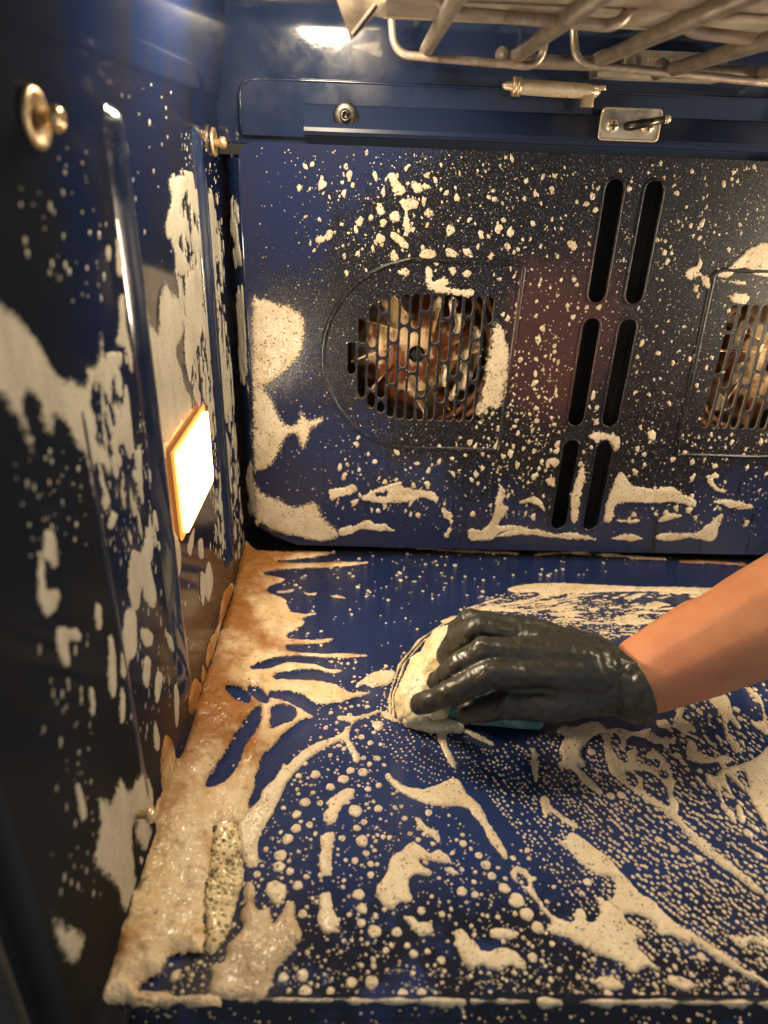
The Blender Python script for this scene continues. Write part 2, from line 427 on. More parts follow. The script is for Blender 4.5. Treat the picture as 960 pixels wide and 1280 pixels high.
# chamber behind the panel
bm = bmesh.new()
bm_box(bm, (0.0, 0.052, -0.01), (W, 0.056, 0.47))
bw = from_bm('oven_wall_back', bm, M['chamber'])
tag(bw, 'dark sheet wall of the fan chamber', kind='structure')
for a, b in (((0.0, 0.0005, 0.352), (W, 0.0515, 0.3595)), ((0.0, 0.005, -0.01), (W, 0.0515, -0.001))):
    bm = bmesh.new(); bm_box(bm, a, b); from_bm('chamber_sheet', bm, M['black'], bw)  # painted black for the shade in the gaps around the panel
for name, x in (('chamber_divider', 0.288), ('chamber_divider', 0.348)):
    bm = bmesh.new(); bm_box(bm, (x, 0.0, 0.002), (x + 0.004, 0.0515, 0.350))
    from_bm(name, bm, M['black'], bw)
bm = bmesh.new(); bm_box(bm, (0.293, 0.012, 0.004), (0.347, 0.014, 0.349)); from_bm('duct_back', bm, M['black'], bw)
# front jamb: gasket groove then outer frame
jp = [(0.0, -0.440), (-0.004, -0.443), (-0.010, -0.4435), (-0.014, -0.446), (-0.014, -0.452), (-0.006, -0.455), (-0.003, -0.459), (-0.003, -0.464), (-0.012, -0.468), (-0.02, -0.474), (-0.02, -0.52)]
for sgn, nm in ((1, 'front_frame_left'), (-1, 'front_frame_right')):
    V = []; F = []
    for z in (-0.02, 0.47):
        for a, b in jp: V.append((a if sgn > 0 else W - a, b, z))
    m = len(jp)
    for k in range(m - 1): F.append((k, k + 1, m + k + 1, m + k))
    o = from_data(nm, V, F, M['gasket'])
    tag(o, 'dark door frame edge of the oven opening', kind='structure')

# embossed ribs of the left wall
def rib(y0, z0, z1, wd, hh, slope):
    run = hh / math.tan(math.radians(slope))
    prof = [(-wd - run, -0.0003), (-wd, hh * 0.995), (wd, hh), (wd + run, -0.0003)]
    V = []; F = []
    zs = [z0, z0 + 0.004] + list(np.linspace(z0 + 0.012, z1 - 0.008, 4)) + [z1 - 0.003, z1]
    sc_ = [0.05, 0.7] + [1] * 4 + [0.7, 0.05]
    m = len(prof)
    for z, s in zip(zs, sc_):
        for a, h in prof: V.append((max(h * s, -0.0003), y0 + a * (0.4 + 0.6 * s), z))
    for i in range(len(zs) - 1):
        for k in range(m - 1): F.append((i * m + k, (i + 1) * m + k, (i + 1) * m + k + 1, i * m + k + 1))
    return from_data('embossed_rib', V, F, M['enamel'], lw, False)
rib(-0.2465, 0.03, 0.372, 0.0020, 0.0056, 33)
rib(-0.0840, 0.03, 0.368, 0.0016, 0.0048, 42)
rib(-0.0620, 0.03, 0.345, 0.0008, 0.0018, 42)
rib(-0.3300, 0.03, 0.262, 0.0008, 0.0010, 30)

# ------------------------------------------------------------------ fan cover panel
panel = empty('fan_cover_panel', (0.32, YP, 0.0), 'navy enamel rear panel crusted with burnt specks, with vent slots and two grilles', 'oven panel')
def slot_loop(cx, z0, z1, wd, n=5, lean=0.0):
    r = wd / 2
    up = [(cx + r * math.cos(a), z1 - r + r * math.sin(a)) for a in np.linspace(0, PI, n + 1)]
    dn = [(cx + r * math.cos(a), z0 + r + r * math.sin(a)) for a in np.linspace(PI, 2 * PI, n + 1)]
    return up + dn
holes = []
for x in (0.3045, 0.3355):
    holes += [slot_loop(x, 0.2515, 0.346, 0.0158, 8), slot_loop(x, 0.1435, 0.2405, 0.0158, 8), slot_loop(x, 0.0375, 0.1315, 0.0158, 8)]
tops = [.2135, .2345, .2445, .2495, .2530, .2545, .2550, .2550, .2550, .2550, .2550, .2550, .2545, .2540]
bots = [.1850, .1640, .1550, .1510, .1470, .1455, .1450, .1450, .1450, .1450, .1450, .1450, .1455, .1455]
grille_holes = []
for i in range(14):
    cx = 0.1030 + i * 0.0088
    zt, zb = tops[i], bots[i]
    cuts = []
    z = zt - (0.036, 0.020, 0.030, 0.012)[i % 4] - 0.003 * (i % 3)
    while z > zb + 0.012:
        if zt - z > 0.010: cuts.append(z)
        z -= 0.037
    edges = [zt] + [e for cz in cuts for e in (cz + 0.0011, cz - 0.0011)] + [zb]
    for a, b in zip(edges[0::2], edges[1::2]):
        if a - b > 0.008: grille_holes.append(slot_loop(cx, b, a, 0.0066, 5))
holes += grille_holes + [[(0.64 - x, z) for x, z in lp_[::-1]] for lp_ in grille_holes]
outer = [(0.016, 0.034), (0.030, 0.024), (0.052, 0.0145), (0.32, 0.0135), (0.588, 0.0145), (0.610, 0.024), (0.624, 0.034), (0.624, 0.350), (0.621, 0.357), (0.614, 0.361), (0.32, 0.361), (0.026, 0.361), (0.019, 0.357), (0.016, 0.350)]
pv = []; pe = []
for loop in [outer] + holes:
    s = len(pv); pv += loop
    pe += [(s + k, s + (k + 1) % len(loop)) for k in range(len(loop))]
res = delaunay_2d_cdt([Vector(p) for p in pv], pe, [], 0, 1e-6)
rv = np.array([tuple(v) for v in res[0]]); rf = np.array([f for f in res[2] if len(f) == 3])
cen = rv[rf].mean(1)
def inside(P, poly):
    poly = np.asarray(poly); x, y = P[:, 0], P[:, 1]
    r = np.zeros(len(P), bool); j = len(poly) - 1
    for i in range(len(poly)):
        xi, yi = poly[i]; xj, yj = poly[j]
        c_ = (yi > y) != (yj > y)
        with np.errstate(divide='ignore', invalid='ignore'):
            r ^= c_ & (x < (xj - xi) * (y - yi) / (yj - yi + 1e-30) + xi)
        j = i
    return r
keep = inside(cen, outer)
for h in holes: keep &= ~inside(cen, h)
V = [(a, YP, b) for a, b in rv]; F = [tuple(f) for f in rf[keep]]
fq = []
V2 = []
for loop in [outer] + holes:     # rolled edge of each opening
    n = len(loop)
    cx = sum(p[0] for p in loop) / n; cz = sum(p[1] for p in loop) / n
    s = len(V2)
    V2 += [(a, YP, b) for a, b in loop] + [(a, YP + 0.0022, b) for a, b in loop]
    for k in range(n): fq.append((s + k, s + (k + 1) % n, s + n + (k + 1) % n, s + n + k))
o = from_data('panel_sheet', V, F, M['panel'], panel)
e = from_data('opening_edge', V2, fq, M['steel'], panel)
# rim beads of the vent slots
for loop in holes[:6]:
    bm = bmesh.new()
    pts = [(a, YP - 0.0002, b) for a, b in loop] ; pts.append(pts[0])
    bm_tube(bm, pts, 0.0010, 6, cap=False)
    from_bm('slot_rim', bm, M['panel'], panel, True)
# embossed bead around each fan
bead = [(0.150, 0.2815)] + [(0.16 + 0.0815 * math.cos(a), 0.200 + 0.0815 * math.sin(a)) for a in np.linspace(PI * 0.56, PI * 1.44, 18)] + [(0.160, 0.1185), (0.2365, 0.1185), (0.2385, 0.135), (0.2415, 0.262)]
tail = round_path([(0.2415, 0.262, 0), (0.2418, 0.2785, 0), (0.236, 0.2815, 0), (0.150, 0.2815, 0)], 0.008)
bead = bead + [(p.x, p.y) for p in tail[1:]]
for mir in (0, 1):
    bm = bmesh.new()
    bm_tube(bm, [((0.64 - a) if mir else a, YP + 0.0006, b) for a, b in bead], 0.0024, 8, cap=False)
    from_bm('embossed_ridge', bm, M['panel'], panel, True)
# bevelled side flanges
for mir in (0, 1):
    fx = lambda a: 0.64 - a if mir else a
    pr = [(0.0050, -0.0005), (0.0052, -0.0015), (0.0150, -0.0118), (0.0162, -0.0120)]
    V = [(fx(a), b, z) for z in (0.034, 0.350) for a, b in pr]
    F = [(0, 1, 5, 4), (1, 2, 6, 5), (2, 3, 7, 6)]
    from_data('side_flange', V, F, M['enamel'], panel)
    bm = bmesh.new(); bm_tube(bm, [(fx(0.0160), -0.0122, 0.036), (fx(0.0160), -0.0122, 0.349)], 0.0011, 8); from_bm('flange_edge', bm, M['enamel'], panel, True)
# header flange above the panel
hdr = empty('header_flange', (0.32, 0, 0.38), 'navy enamel header strip with rounded corners above the rear panel', 'oven trim')
loop = [(0.018, 0, 0.3655)] + [(a, 0, b) for a, b in arc(0.030, 0.390, 0.012, 180, 90, 6)] + [(a, 0, b) for a, b in arc(0.610, 0.390, 0.012, 90, 0, 6)] + [(0.622, 0, 0.3655)]
bm = bmesh.new(); bm_prism(bm, [(a, -0.0045, b) for a, _, b in loop], (0, 0.004, 0)); from_bm('flange_plate', bm, M['enamel'], hdr)
bm = bmesh.new(); bm_tube(bm, [(a, -0.0044, b) for a, _, b in loop], 0.0011, 8); from_bm('flange_edge', bm, M['enamel'], hdr, True)
lip = [(-0.0046, 0.3875), (-0.0060, 0.3865), (-0.0165, 0.3720), (-0.0170, 0.3695), (-0.0150, 0.3670), (-0.0046, 0.3665)]
bm = bmesh.new(); bm_prism(bm, [(0.066, a, b) for a, b in lip], (0.508, 0, 0)); from_bm('drip_lip', bm, M['enamel_dull'], hdr)

# ------------------------------------------------------------------ fans behind the grilles
def fan(cx, label, rot):
    cy, cz = 0.011, 0.2
    f = empty('convection_fan', (cx, cy, cz), label, 'fan', 'convection fans behind the rear panel')
    bm = bmesh.new(); bm_lathe(bm, [(0.0075, -0.004), (0.018, -0.005), (0.021, -0.001), (0.034, -0.002), (0.037, 0.005), (0.058, 0.014), (0.058, 0.0155), (0.036, 0.008), (0.0075, -0.002), (0.0075, -0.004)], (cx, cy, cz), (0, 1, 0), 40)
    from_bm('hub_plate', bm, M['fan'], f, True)
    bm = bmesh.new(); bm_lathe(bm, [(0, -0.010), (0.0035, -0.010), (0.0062, -0.008), (0.0062, -0.002), (0.0072, -0.001), (0.0072, 0.004)], (cx, cy, cz), (0, 1, 0), 6)
    from_bm('shaft_nut', bm, M['darkmetal'], f)
    for k in range(9):
        a = rot + 2 * PI * k / 9 + random.uniform(-0.16, 0.16)
        ca, sa = math.cos(a), math.sin(a)
        b2 = a + random.uniform(0.25, 0.6)
        L = [(cx + 0.024 * ca, cy - 0.006, cz + 0.024 * sa), (cx + 0.058 * math.cos(b2), cy - 0.0105, cz + 0.058 * math.sin(b2)),
             (cx + 0.058 * math.cos(b2 + 0.05), cy + 0.014, cz + 0.058 * math.sin(b2 + 0.05)), (cx + 0.024 * math.cos(a + 0.1), cy + 0.004, cz + 0.024 * math.sin(a + 0.1))]
        n = (Vector(L[1]) - Vector(L[0])).cross(Vector(L[3]) - Vector(L[0])).normalized() * 0.0009
        bm = bmesh.new(); bm_prism(bm, L, n); from_bm('blade', bm, M['fan'], f)
    return f
fan(0.160, 'rusty golden fan behind the grille beside the foam-covered panel corner', 0.2)
fan(0.480, 'golden fan behind the grille beyond the vent slots', 0.65)
for cx, lb in ((0.160, 'browned ring heating element around the fan near the foam-covered panel corner'), (0.480, 'browned ring heating element around the fan beyond the vent slots')):
    r_ = empty('ring_element', (cx, 0.014, 0.2), lb, 'heating element', 'ring elements around the fans')
    for rad in (0.0665, 0.0755):
        bm = bmesh.new(); bm_tube(bm, [(cx + rad * math.cos(a), 0.010, 0.2 + rad * math.sin(a)) for a in np.linspace(-1.2, 2 * PI - 1.5, 50)], 0.0032, 8)
        from_bm('heating_coil', bm, M['rusty'], r_, True)
    bm = bmesh.new(); bm_box(bm, (cx - 0.066, 0.022, 0.232), (cx - 0.020, 0.030, 0.240)); bm_box(bm, (cx - 0.07, 0.03, 0.19), (cx - 0.066, 0.05, 0.24)); from_bm('bracket', bm, M['darkmetal'], r_)

# ------------------------------------------------------------------ small fittings
def stud(y, z, label):
    s = empty('rack_stud', (0, y, z), label, 'stud', 'rack studs on the side wall')
    bm = bmesh.new(); bm_lathe(bm, [(0.0036, 0.0), (0.0094, 0.0), (0.0099, 0.0010), (0.0094, 0.0022), (0.0080, 0.0024), (0.0066, 0.0012), (0.0036, 0.0012)], (0.0002, y, z), (1, 0, 0), 32)
    from_bm('washer', bm, M['brass'], s, True)
    bm = bmesh.new(); bm_lathe(bm, [(0.0026, 0.0), (0.0026, 0.0055), (0.0041, 0.0062), (0.0044, 0.0078), (0.0040, 0.0096), (0.0028, 0.0104), (0.0016, 0.0104), (0.0014, 0.0094), (0, 0.0092)], (0, y, z), (1, 0, 0), 20)
    from_bm('screw', bm, M['brass'], s, True)
stud(-0.3283, 0.3637, 'brassy washer and screw high on the side wall near the opening')
stud(-0.0263, 0.3595, 'brassy washer and screw on the side wall beside the rear panel corner')
s = empty('wall_screw', (0, -0.3478, 0.0431), 'small brass screw poking through smeared foam low on the side wall', 'screw')
bm = bmesh.new(); bm_lathe(bm, [(0.0022, 0), (0.0022, 0.006), (0.0042, 0.0064), (0.0045, 0.008), (0.003, 0.0098), (0, 0.0102)], (0, -0.3478, 0.0431), (1, 0, 0), 16)
from_bm('screw_head', bm, M['brass'], s, True)
# screw with washer on the header
q = on_y(432, 145, -0.012)
s = empty('header_screw', (q[0], -0.0045, q[2]), 'dull washer and socket screw on the header strip', 'screw')
bm = bmesh.new(); bm_lathe(bm, [(0.004, 0.0), (0.0088, 0.0), (0.0092, 0.001), (0.0086, 0.002), (0.004, 0.0016)], (q[0], -0.0125, q[2]), (0, -1, 0), 28); from_bm('washer', bm, M['darkmetal'], s, True)
bm = bmesh.new(); bm_lathe(bm, [(0.0042, -0.008), (0.0042, 0.0042), (0.0036, 0.005), (0.0024, 0.005), (0.0020, 0.0032), (0, 0.0030)], (q[0], -0.0125, q[2]), (0, -1, 0), 12); from_bm('screw_head', bm, M['darkmetal'], s, True)
# latch bracket
q = on_y(787, 156, -0.017)
s = empty('latch_bracket', (q[0], -0.017, q[2]), 'small engraved steel plate with two screws and a dark lever on the header', 'bracket')
cx, cz = q[0], q[2]
tilt = 0.0
bm = bmesh.new()
pl = [(cx + a, 0, cz + b) for a, b in arc(0.0192, 0.0072, 0.003, 0, 90, 4) + arc(-0.0192, 0.0072, 0.003, 90, 180, 4) + arc(-0.0192, -0.0072, 0.003, 180, 270, 4) + arc(0.0192, -0.0072, 0.003, 270, 360, 4)]
bm_prism(bm, [(a, -0.0180, b) for a, _, b in pl], (0, 0.002, 0)); 
from_bm('plate', bm, M['steel'], s)
bm = bmesh.new(); bm_tube(bm, [(a, -0.0182, b) for a, _, b in pl] + [(pl[0][0], -0.0182, pl[0][2])], 0.0007, 6, cap=False); from_bm('plate_edge', bm, M['bright'], s, True)
for dx_ in (-0.0130, 0.0132):
    bm = bmesh.new(); bm_lathe(bm, [(0.0050, 0), (0.0050, 0.001), (0.0036, 0.0026), (0.002, 0.003), (0, 0.003)], (cx + dx_, -0.018, cz - 0.001), (0, -1, 0), 18)
    k = from_bm('screw', bm, M['bright'], s, True)
    bm = bmesh.new(); bm_box(bm, (cx + dx_ - 0.0028, -0.0214, cz - 0.0016), (cx + dx_ + 0.0028, -0.0208, cz - 0.0004)); bm_box(bm, (cx + dx_ - 0.0006, -0.0215, cz - 0.0038), (cx + dx_ + 0.0006, -0.0209, cz + 0.0018))
    g = from_bm('cross_recess', bm, M['darkmetal'], k)
bm = bmesh.new(); bm_tube(bm, [(cx - 0.002, -0.019, cz - 0.001), (cx - 0.001, -0.024, cz - 0.001), (cx + 0.008, -0.027, cz + 0.001), (cx + 0.0225, -0.026, cz + 0.004)], [0.0032, 0.0034, 0.0028, 0.0024], 10); from_bm('lever', bm, M['darkmetal'], s, True)
bm = bmesh.new(); bm_lathe(bm, [(0, 0), (0.0028, 0.0003), (0.0030, 0.003), (0.002, 0.0045), (0, 0.0048)], (cx + 0.0215, -0.026, cz + 0.0038), (1, 0, 0.15), 12); from_bm('lever_tip', bm, M['bright'], s, True)
for i in range(9):   # worn engraving
    bm = bmesh.new(); x_ = cx + 0.004 + 0.0014 * i if i < 5 else cx - 0.020 + 0.0014 * (i - 5)
    z_ = cz + 0.0070 if i < 5 else cz - 0.0082
    bm_box(bm, (x_, -0.0184, z_), (x_ + 0.0008, -0.0179, z_ + 0.0014)); from_bm('engraved_mark', bm, M['bright'], s)
# temperature probe clipped below the ceiling
a, b = on_y(628, 107, -0.030), on_y(750, 115, -0.030)
A, B = Vector(a), Vector(b)
s = empty('temperature_probe', A, 'short bright steel probe tube clipped on the upper rear wall', 'temperature probe')
pts = [A.lerp(B, t_) for t_ in (0, 0.03, 0.08, 0.12, 0.2, 0.5, 0.85, 0.96, 1.0)]
bm = bmesh.new(); bm_tube(bm, pts, [0.0012, 0.0024, 0.0030, 0.0044, 0.0050, 0.0052, 0.0050, 0.0040, 0.0016], 14); from_bm('tube', bm, M['bright'], s, True)
for t_, nm in ((0.10, 'clip'), (0.145, 'clip')):
    p = A.lerp(B, t_); d = (B - A).normalized()
    bm = bmesh.new(); bm_lathe(bm, [(0.0046, 0), (0.0062, 0.0003), (0.0062, 0.0025), (0.0046, 0.0028)], p, d, 16); from_bm(nm, bm, M['brass'], s, True)
p = A.lerp(B, 0.88)
bm = bmesh.new(); bm_box(bm, (p.x - 0.004, -0.034, p.z - 0.010), (p.x + 0.004, -0.0272, p.z - 0.001), 0.0008); from_bm('foot', bm, M['brass'], s)
bm = bmesh.new(); bm_box(bm, (p.x - 0.011, -0.028, p.z + 0.001), (p.x + 0.013, -0.0005, p.z + 0.0042), 0.001); from_bm('mount_tab', bm, M['bright'], s)

# ------------------------------------------------------------------ broil element, hangers, shield
def hang(ptspx, Y, label, rad=0.0027):
    P = [Vector(on_y(x, y, Y)) for x, y in ptspx]
    P[0].z = max(P[0].z, HC - 0.002)
    if len(ptspx) > 3 or ptspx[-1][1] < 20: P[-1].z = max(P[-1].z, HC - 0.002) if ptspx[-1][1] < 50 else P[-1].z
    h = empty('element_hanger', P[0], label, 'wire hanger', 'wire hangers under the ceiling')
    bm = bmesh.new(); bm_tube(bm, round_path(P, 0.012, 7), rad, 10); from_bm('wire', bm, M['wire'], h, True)
hang([(484, -30), (492, 68), (676, 84), (690, 0)], -0.045, 'browned wire hanger with a bare end beside the folded shield corner')
hang([(709, 0), (719, 80), (1010, 108), (1030, 0)], -0.045, 'long browned wire hanger in front of the pale bracket plate')
hang([(520, -20), (548, 14), (782, 34), (806, -40)], -0.165, 'dark browned wire hanger under the shield beside the folded corner', 0.0030)
hang([(830, -40), (848, 38), (1030, 60), (1040, -40)], -0.165, 'dark browned wire hanger under the shield beyond the bracket plate', 0.0030)
be = empty('broil_element', (0.32, -0.05, 0.43), 'thick grey broiler element tubes running along the ceiling', 'heating element')
def etube(p0, p1, back):
    a = Vector(on_y(*p0, -0.040)); 
    z = a.z
    bm = bmesh.new()
    b = Vector((a.x + back[0], -0.36, z + 0.004))
    pts = [a + Vector((back[1], 0.012, -0.001)), a + Vector((back[1] * 0.4, 0.004, 0)), a, b]
    bm_tube(bm, round_path(pts, 0.02), 0.0045, 12)
    from_bm('element_tube', bm, M['element'], be, True)
for p0, bk in (((533, 62), (0.004, 0.0)), ((646, 70), (0.0, -0.004)), ((748, 76), (0.0, 0.006)), ((838, 88), (0.0, -0.006)), ((950, 92), (0.0, 0.004))):
    etube(p0, None, bk)
bm = bmesh.new(); a = Vector(on_y(640, 76, -0.03)); b = Vector(on_y(752, 80, -0.03)); bm_tube(bm, round_path([a + Vector((-0.01, -0.01, 0.003)), a, b, b + Vector((0.01, -0.01, 0.003))], 0.01), 0.0045, 12); from_bm('element_bend', bm, M['element'], be, True)
bm = bmesh.new(); a = Vector(on_y(836, 90, -0.03)); b = Vector(on_y(1000, 92, -0.03)); bm_tube(bm, round_path([a + Vector((-0.01, -0.01, 0.003)), a, b, b + Vector((0.01, -0.01, 0.003))], 0.01), 0.0045, 12); from_bm('element_bend', bm, M['element'], be, True)
# bracket plate on the back wall
s0 = on_y(752, 56, -0.022); s1 = on_y(905, 98, -0.022)
s = empty('element_bracket', (s0[0], -0.022, s0[2]), 'pale stamped steel bracket plate holding the broiler element at the rear', 'bracket')
xa, xb, zb, zt = s0[0], s1[0], s1[2] - 0.002, s0[2] - 0.002
lo = [(a, -0.022, b) for a, b in arc(xb - 0.004, zt - 0.004, 0.004, 0, 90, 4) + arc(xa + 0.004, zt - 0.004, 0.004, 90, 180, 4) + [(xa, zb), (xb, zb)]]
bm = bmesh.new(); bm_prism(bm, lo, (0, 0.0215, 0)); from_bm('plate', bm, M['shield'], s)
for i in range(10):
    x_ = xa + 0.034 + i * 0.0026
    bm = bmesh.new(); bm_box(bm, (x_, -0.0225, zt - 0.0065), (x_ + 0.0016, -0.0219, zt - 0.0040)); from_bm('stamped_mark', bm, M['bright'], s)
bm = bmesh.new(); bm_lathe(bm, [(0.003, 0), (0.0055, 0.0002), (0.0055, 0.0015), (0.003, 0.0017)], (xa + 0.022, -0.022, zb + 0.009), (0, -1, 0), 18); from_bm('boss', bm, M['shield'], s, True)
# shield sheet
sh = empty('broiler_shield', (0.2, -0.2, HC), 'dull beige metal shield sheet with a folded end under the ceiling', 'metal sheet')
P = lambda x, y, Y: Vector(on_y(x, y, Y))
p1 = P(478, 20, -0.11); x_l = p1.x; zl = p1.z
bm = bmesh.new(); bm_box(bm, (x_l, -0.40, zl), (0.62, -0.11, zl + 0.004), 0.001, 1); from_bm('sheet', bm, M['shield'], sh)
bm = bmesh.new(); bm_box(bm, (x_l, -0.112, zl - 0.0012), (0.62, -0.108, zl + 0.016), 0.0008, 1); from_bm('rear_flange', bm, M['shield'], sh)
T = [P(418, -10, -0.16), P(438, 50, -0.16), P(467, 20, -0.15), P(481, 22, -0.14), P(500, -10, -0.14)]
for t_ in T:
    t_.z = min(t_.z, HC - 0.001)
bm = bmesh.new(); 
vs = [bm.verts.new(v) for v in T]; vs2 = [bm.verts.new(v + Vector((0.0004, 0.0016, 0.0))) for v in T]
n = len(T)
bm.faces.new(vs); bm.faces.new(vs2[::-1])
for k in range(n): bm.faces.new((vs[k], vs2[k], vs2[(k + 1) % n], vs[(k + 1) % n]))
from_bm('folded_end', bm, M['shield'], sh)
bm = bmesh.new(); bm_tube(bm, [P(441, 44, -0.163), P(470, 6, -0.163)], 0.0016, 6); from_bm('fold_crease', bm, M['darkmetal'], sh)

# ------------------------------------------------------------------ lamps
def side_lamp(mir, label, mat):
    y0, y1, z0, z1 = (-0.2000, -0.1450, 0.170, 0.345) if mir else (-0.2140, -0.1290, 0.1365, 0.1920)  # opposite lamp is out of view, stretched tall to streak the rib with light
    yc, zc = (y0 + y1) / 2, (z0 + z1) / 2
    fx = (lambda a: W - a) if mir else (lambda a: a)
    s = empty('oven_lamp', (fx(0.0), yc, zc), label, 'lamp', 'oven lamps')
    def ringbox(nm, m, g, x0, x1, bev):
        bm = bmesh.new(); bm_box(bm, (min(fx(x0), fx(x1)), y0 - g, z0 - g), (max(fx(x0), fx(x1)), y1 + g, z1 + g), bev, 3)
        return from_bm(nm, bm, m, s)
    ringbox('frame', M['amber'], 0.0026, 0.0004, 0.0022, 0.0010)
    ringbox('glass_cover', mat, -0.0005, 0.0005, 0.0050, 0.0042)
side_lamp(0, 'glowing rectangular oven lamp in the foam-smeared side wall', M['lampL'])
side_lamp(1, 'glowing oven lamp out of view in the opposite side wall, made tall for the rib highlight', M['lampR'])
s = empty('ceiling_lamp', (0.074, -0.15, HC), 'round glowing lamp in the oven ceiling', 'lamp')
bm = bmesh.new(); bm_lathe(bm, [(0.030, 0.0), (0.036, 0.001), (0.036, 0.006), (0.030, 0.007)], (0.074, -0.15, HC - 0.001), (0, 0, -1), 32); from_bm('bezel', bm, M['steel'], s, True)
bm = bmesh.new(); bm_lathe(bm, [(0.0260, 0.001), (0.0260, 0.024), (0.0225, 0.031), (0.013, 0.0345), (0, 0.0355)], (0.074, -0.15, HC - 0.001), (0, 0, -1), 32); from_bm('glass_cover', bm, M['lampT'], s, True)

# ------------------------------------------------------------------ foam: outlines on the three surfaces
CR = {'A': (180, 660, 2.6667), 'B': (100, 940, 2.6667), 'C': (420, 900, 3.368), 'D': (640, 860, 3.0), 'E': (480, 670, 2.0),
      'F': (290, 310, 2.4615), 'G': (620, 200, 2.56), 'H': (0, 350, 2.909), 'I': (0, 640, 2.0), 'J': (0, 0, 2.978), 'K': (280, 0, 2.8235)}
def px(cr, pts):
    x0, y0, s = CR[cr]
    return [(x0 + a / s, y0 + b / s) for a, b in pts]
def flat(l): return [(l[i], l[i + 1]) for i in range(0, len(l), 2)]
def spline(P, sub=5):
    P = np.asarray(P, float); n = len(P)
    p0, p1, p2, p3 = np.roll(P, 1, 0), P, np.roll(P, -1, 0), np.roll(P, -2, 0)
    out = []
    for t in np.linspace(0, 1, sub, endpoint=False):
        out.append(0.5 * (2 * p1 + (p2 - p0) * t + (2 * p0 - 5 * p1 + 4 * p2 - p3) * t * t + (3 * p1 - p0 - 3 * p2 + p3) * t ** 3))
    return np.stack(out, 1).reshape(-1, 2)
def sdf(P, poly):
    """signed distance, positive inside"""
    out = np.empty(len(P)); a = poly; b = np.roll(poly, -1, 0); e = b - a
    el = (e * e).sum(1) + 1e-18
    step = max(1, int(4e6 / len(poly)))
    for i in range(0, len(P), step):
        p = P[i:i + step]
        w_ = p[:, None, :] - a[None]
        t = np.clip((w_ * e).sum(2) / el, 0, 1)
        d = w_ - e * t[..., None]
        out[i:i + step] = np.sqrt((d * d).sum(2).min(1))
    return np.where(inside(P, poly), out, -out)
def vn(x, y, seed=0):
    """value noise 0..1"""
    xi = np.floor(x).astype(np.int64); yi = np.floor(y).astype(np.int64)
    fx = x - xi; fy = y - yi
    fx = fx * fx * (3 - 2 * fx); fy = fy * fy * (3 - 2 * fy)
    def h(a, b):
        n = (a * 374761393 + b * 668265263 + seed * 974634777) & 0xFFFFFFFF
        n = ((n ^ (n >> 13)) * 1274126177) & 0xFFFFFFFF
        return ((n ^ (n >> 16)) & 0xFFFF) / 65535.0
    return (h(xi, yi) * (1 - fx) + h(xi + 1, yi) * fx) * (1 - fy) + (h(xi, yi + 1) * (1 - fx) + h(xi + 1, yi + 1) * fx) * fy
def fbm(x, y, seed=0):
    return 0.55 * vn(x, y, seed) + 0.3 * vn(x * 2.1, y * 2.1, seed + 1) + 0.15 * vn(x * 4.3, y * 4.3, seed + 2)
NP = [0]
def field_mesh(name, plane, lo, hi, res, dfun, hm, wd, mat, rough=0.25, base=0.0, hfun=None, soft=0.0006):
    """height field over a surface where the signed distance is positive; the skirt dips below the surface"""
    nu = max(3, int((hi[0] - lo[0]) / res) + 1); nv = max(3, int((hi[1] - lo[1]) / res) + 1)
    u, v = np.meshgrid(np.linspace(lo[0], hi[0], nu), np.linspace(lo[1], hi[1], nv), indexing='ij')
    u = u.ravel(); v = v.ravel()
    d = dfun(np.stack([u, v], 1))
    NP[0] += 1; sd = NP[0]
    nz = fbm(u * 90 + sd * 7.1, v * 90, sd) - 0.5
    nf = fbm(u * 420 + sd * 3.1, v * 420, sd + 50) - 0.5
    dp = np.maximum(d, 0)
    prof = np.sqrt(1 - np.square(1 - np.minimum(dp / wd, 1)))
    h = hm * prof * (1 + 0.9 * rough * nz * 2 + rough * 0.7 * nf)
    if hfun is not None: h = h * hfun(u, v, dp)
    h = np.where(d > 0, np.maximum(h, 0.00012 * np.minimum(dp / 0.0004, 1)), np.maximum(d * 0.9, -0.0012)) + base
    ok = (d > -res * 0.2).reshape(nu, nv)
    cell = ok[:-1, :-1] | ok[1:, :-1] | ok[:-1, 1:] | ok[1:, 1:]
    ci, cj = np.nonzero(cell)
    if len(ci) == 0: return None
    idx = np.arange(nu * nv).reshape(nu, nv)
    q = np.stack([idx[ci, cj], idx[ci + 1, cj], idx[ci + 1, cj + 1], idx[ci, cj + 1]], 1)
    if plane == 'back': pass
    used, inv = np.unique(q, return_inverse=True)
    q = inv.reshape(-1, 4)
    V = place(plane, u[used], v[used], h[used])
    # quads face away from the surface
    a, b, c_ = V[q[0, 0]], V[q[0, 1]], V[q[0, 3]]
    nrm = np.cross(b - a, c_ - a)
    out = {'floor': (0, 0, 1), 'back': (0, -1, 0), 'left': (1, 0, 0)}[plane]
    if nrm @ np.array(out) < 0: q = q[:, ::-1]
    o = from_data(name, V, q, mat, None, True)
    at = o.data.attributes.new('thick', 'FLOAT', 'POINT')
    at.data.foreach_set('value', np.clip(dp[used] / soft + 0.08, 0, 1.4).astype(np.float32))
    return o
DEF = {}
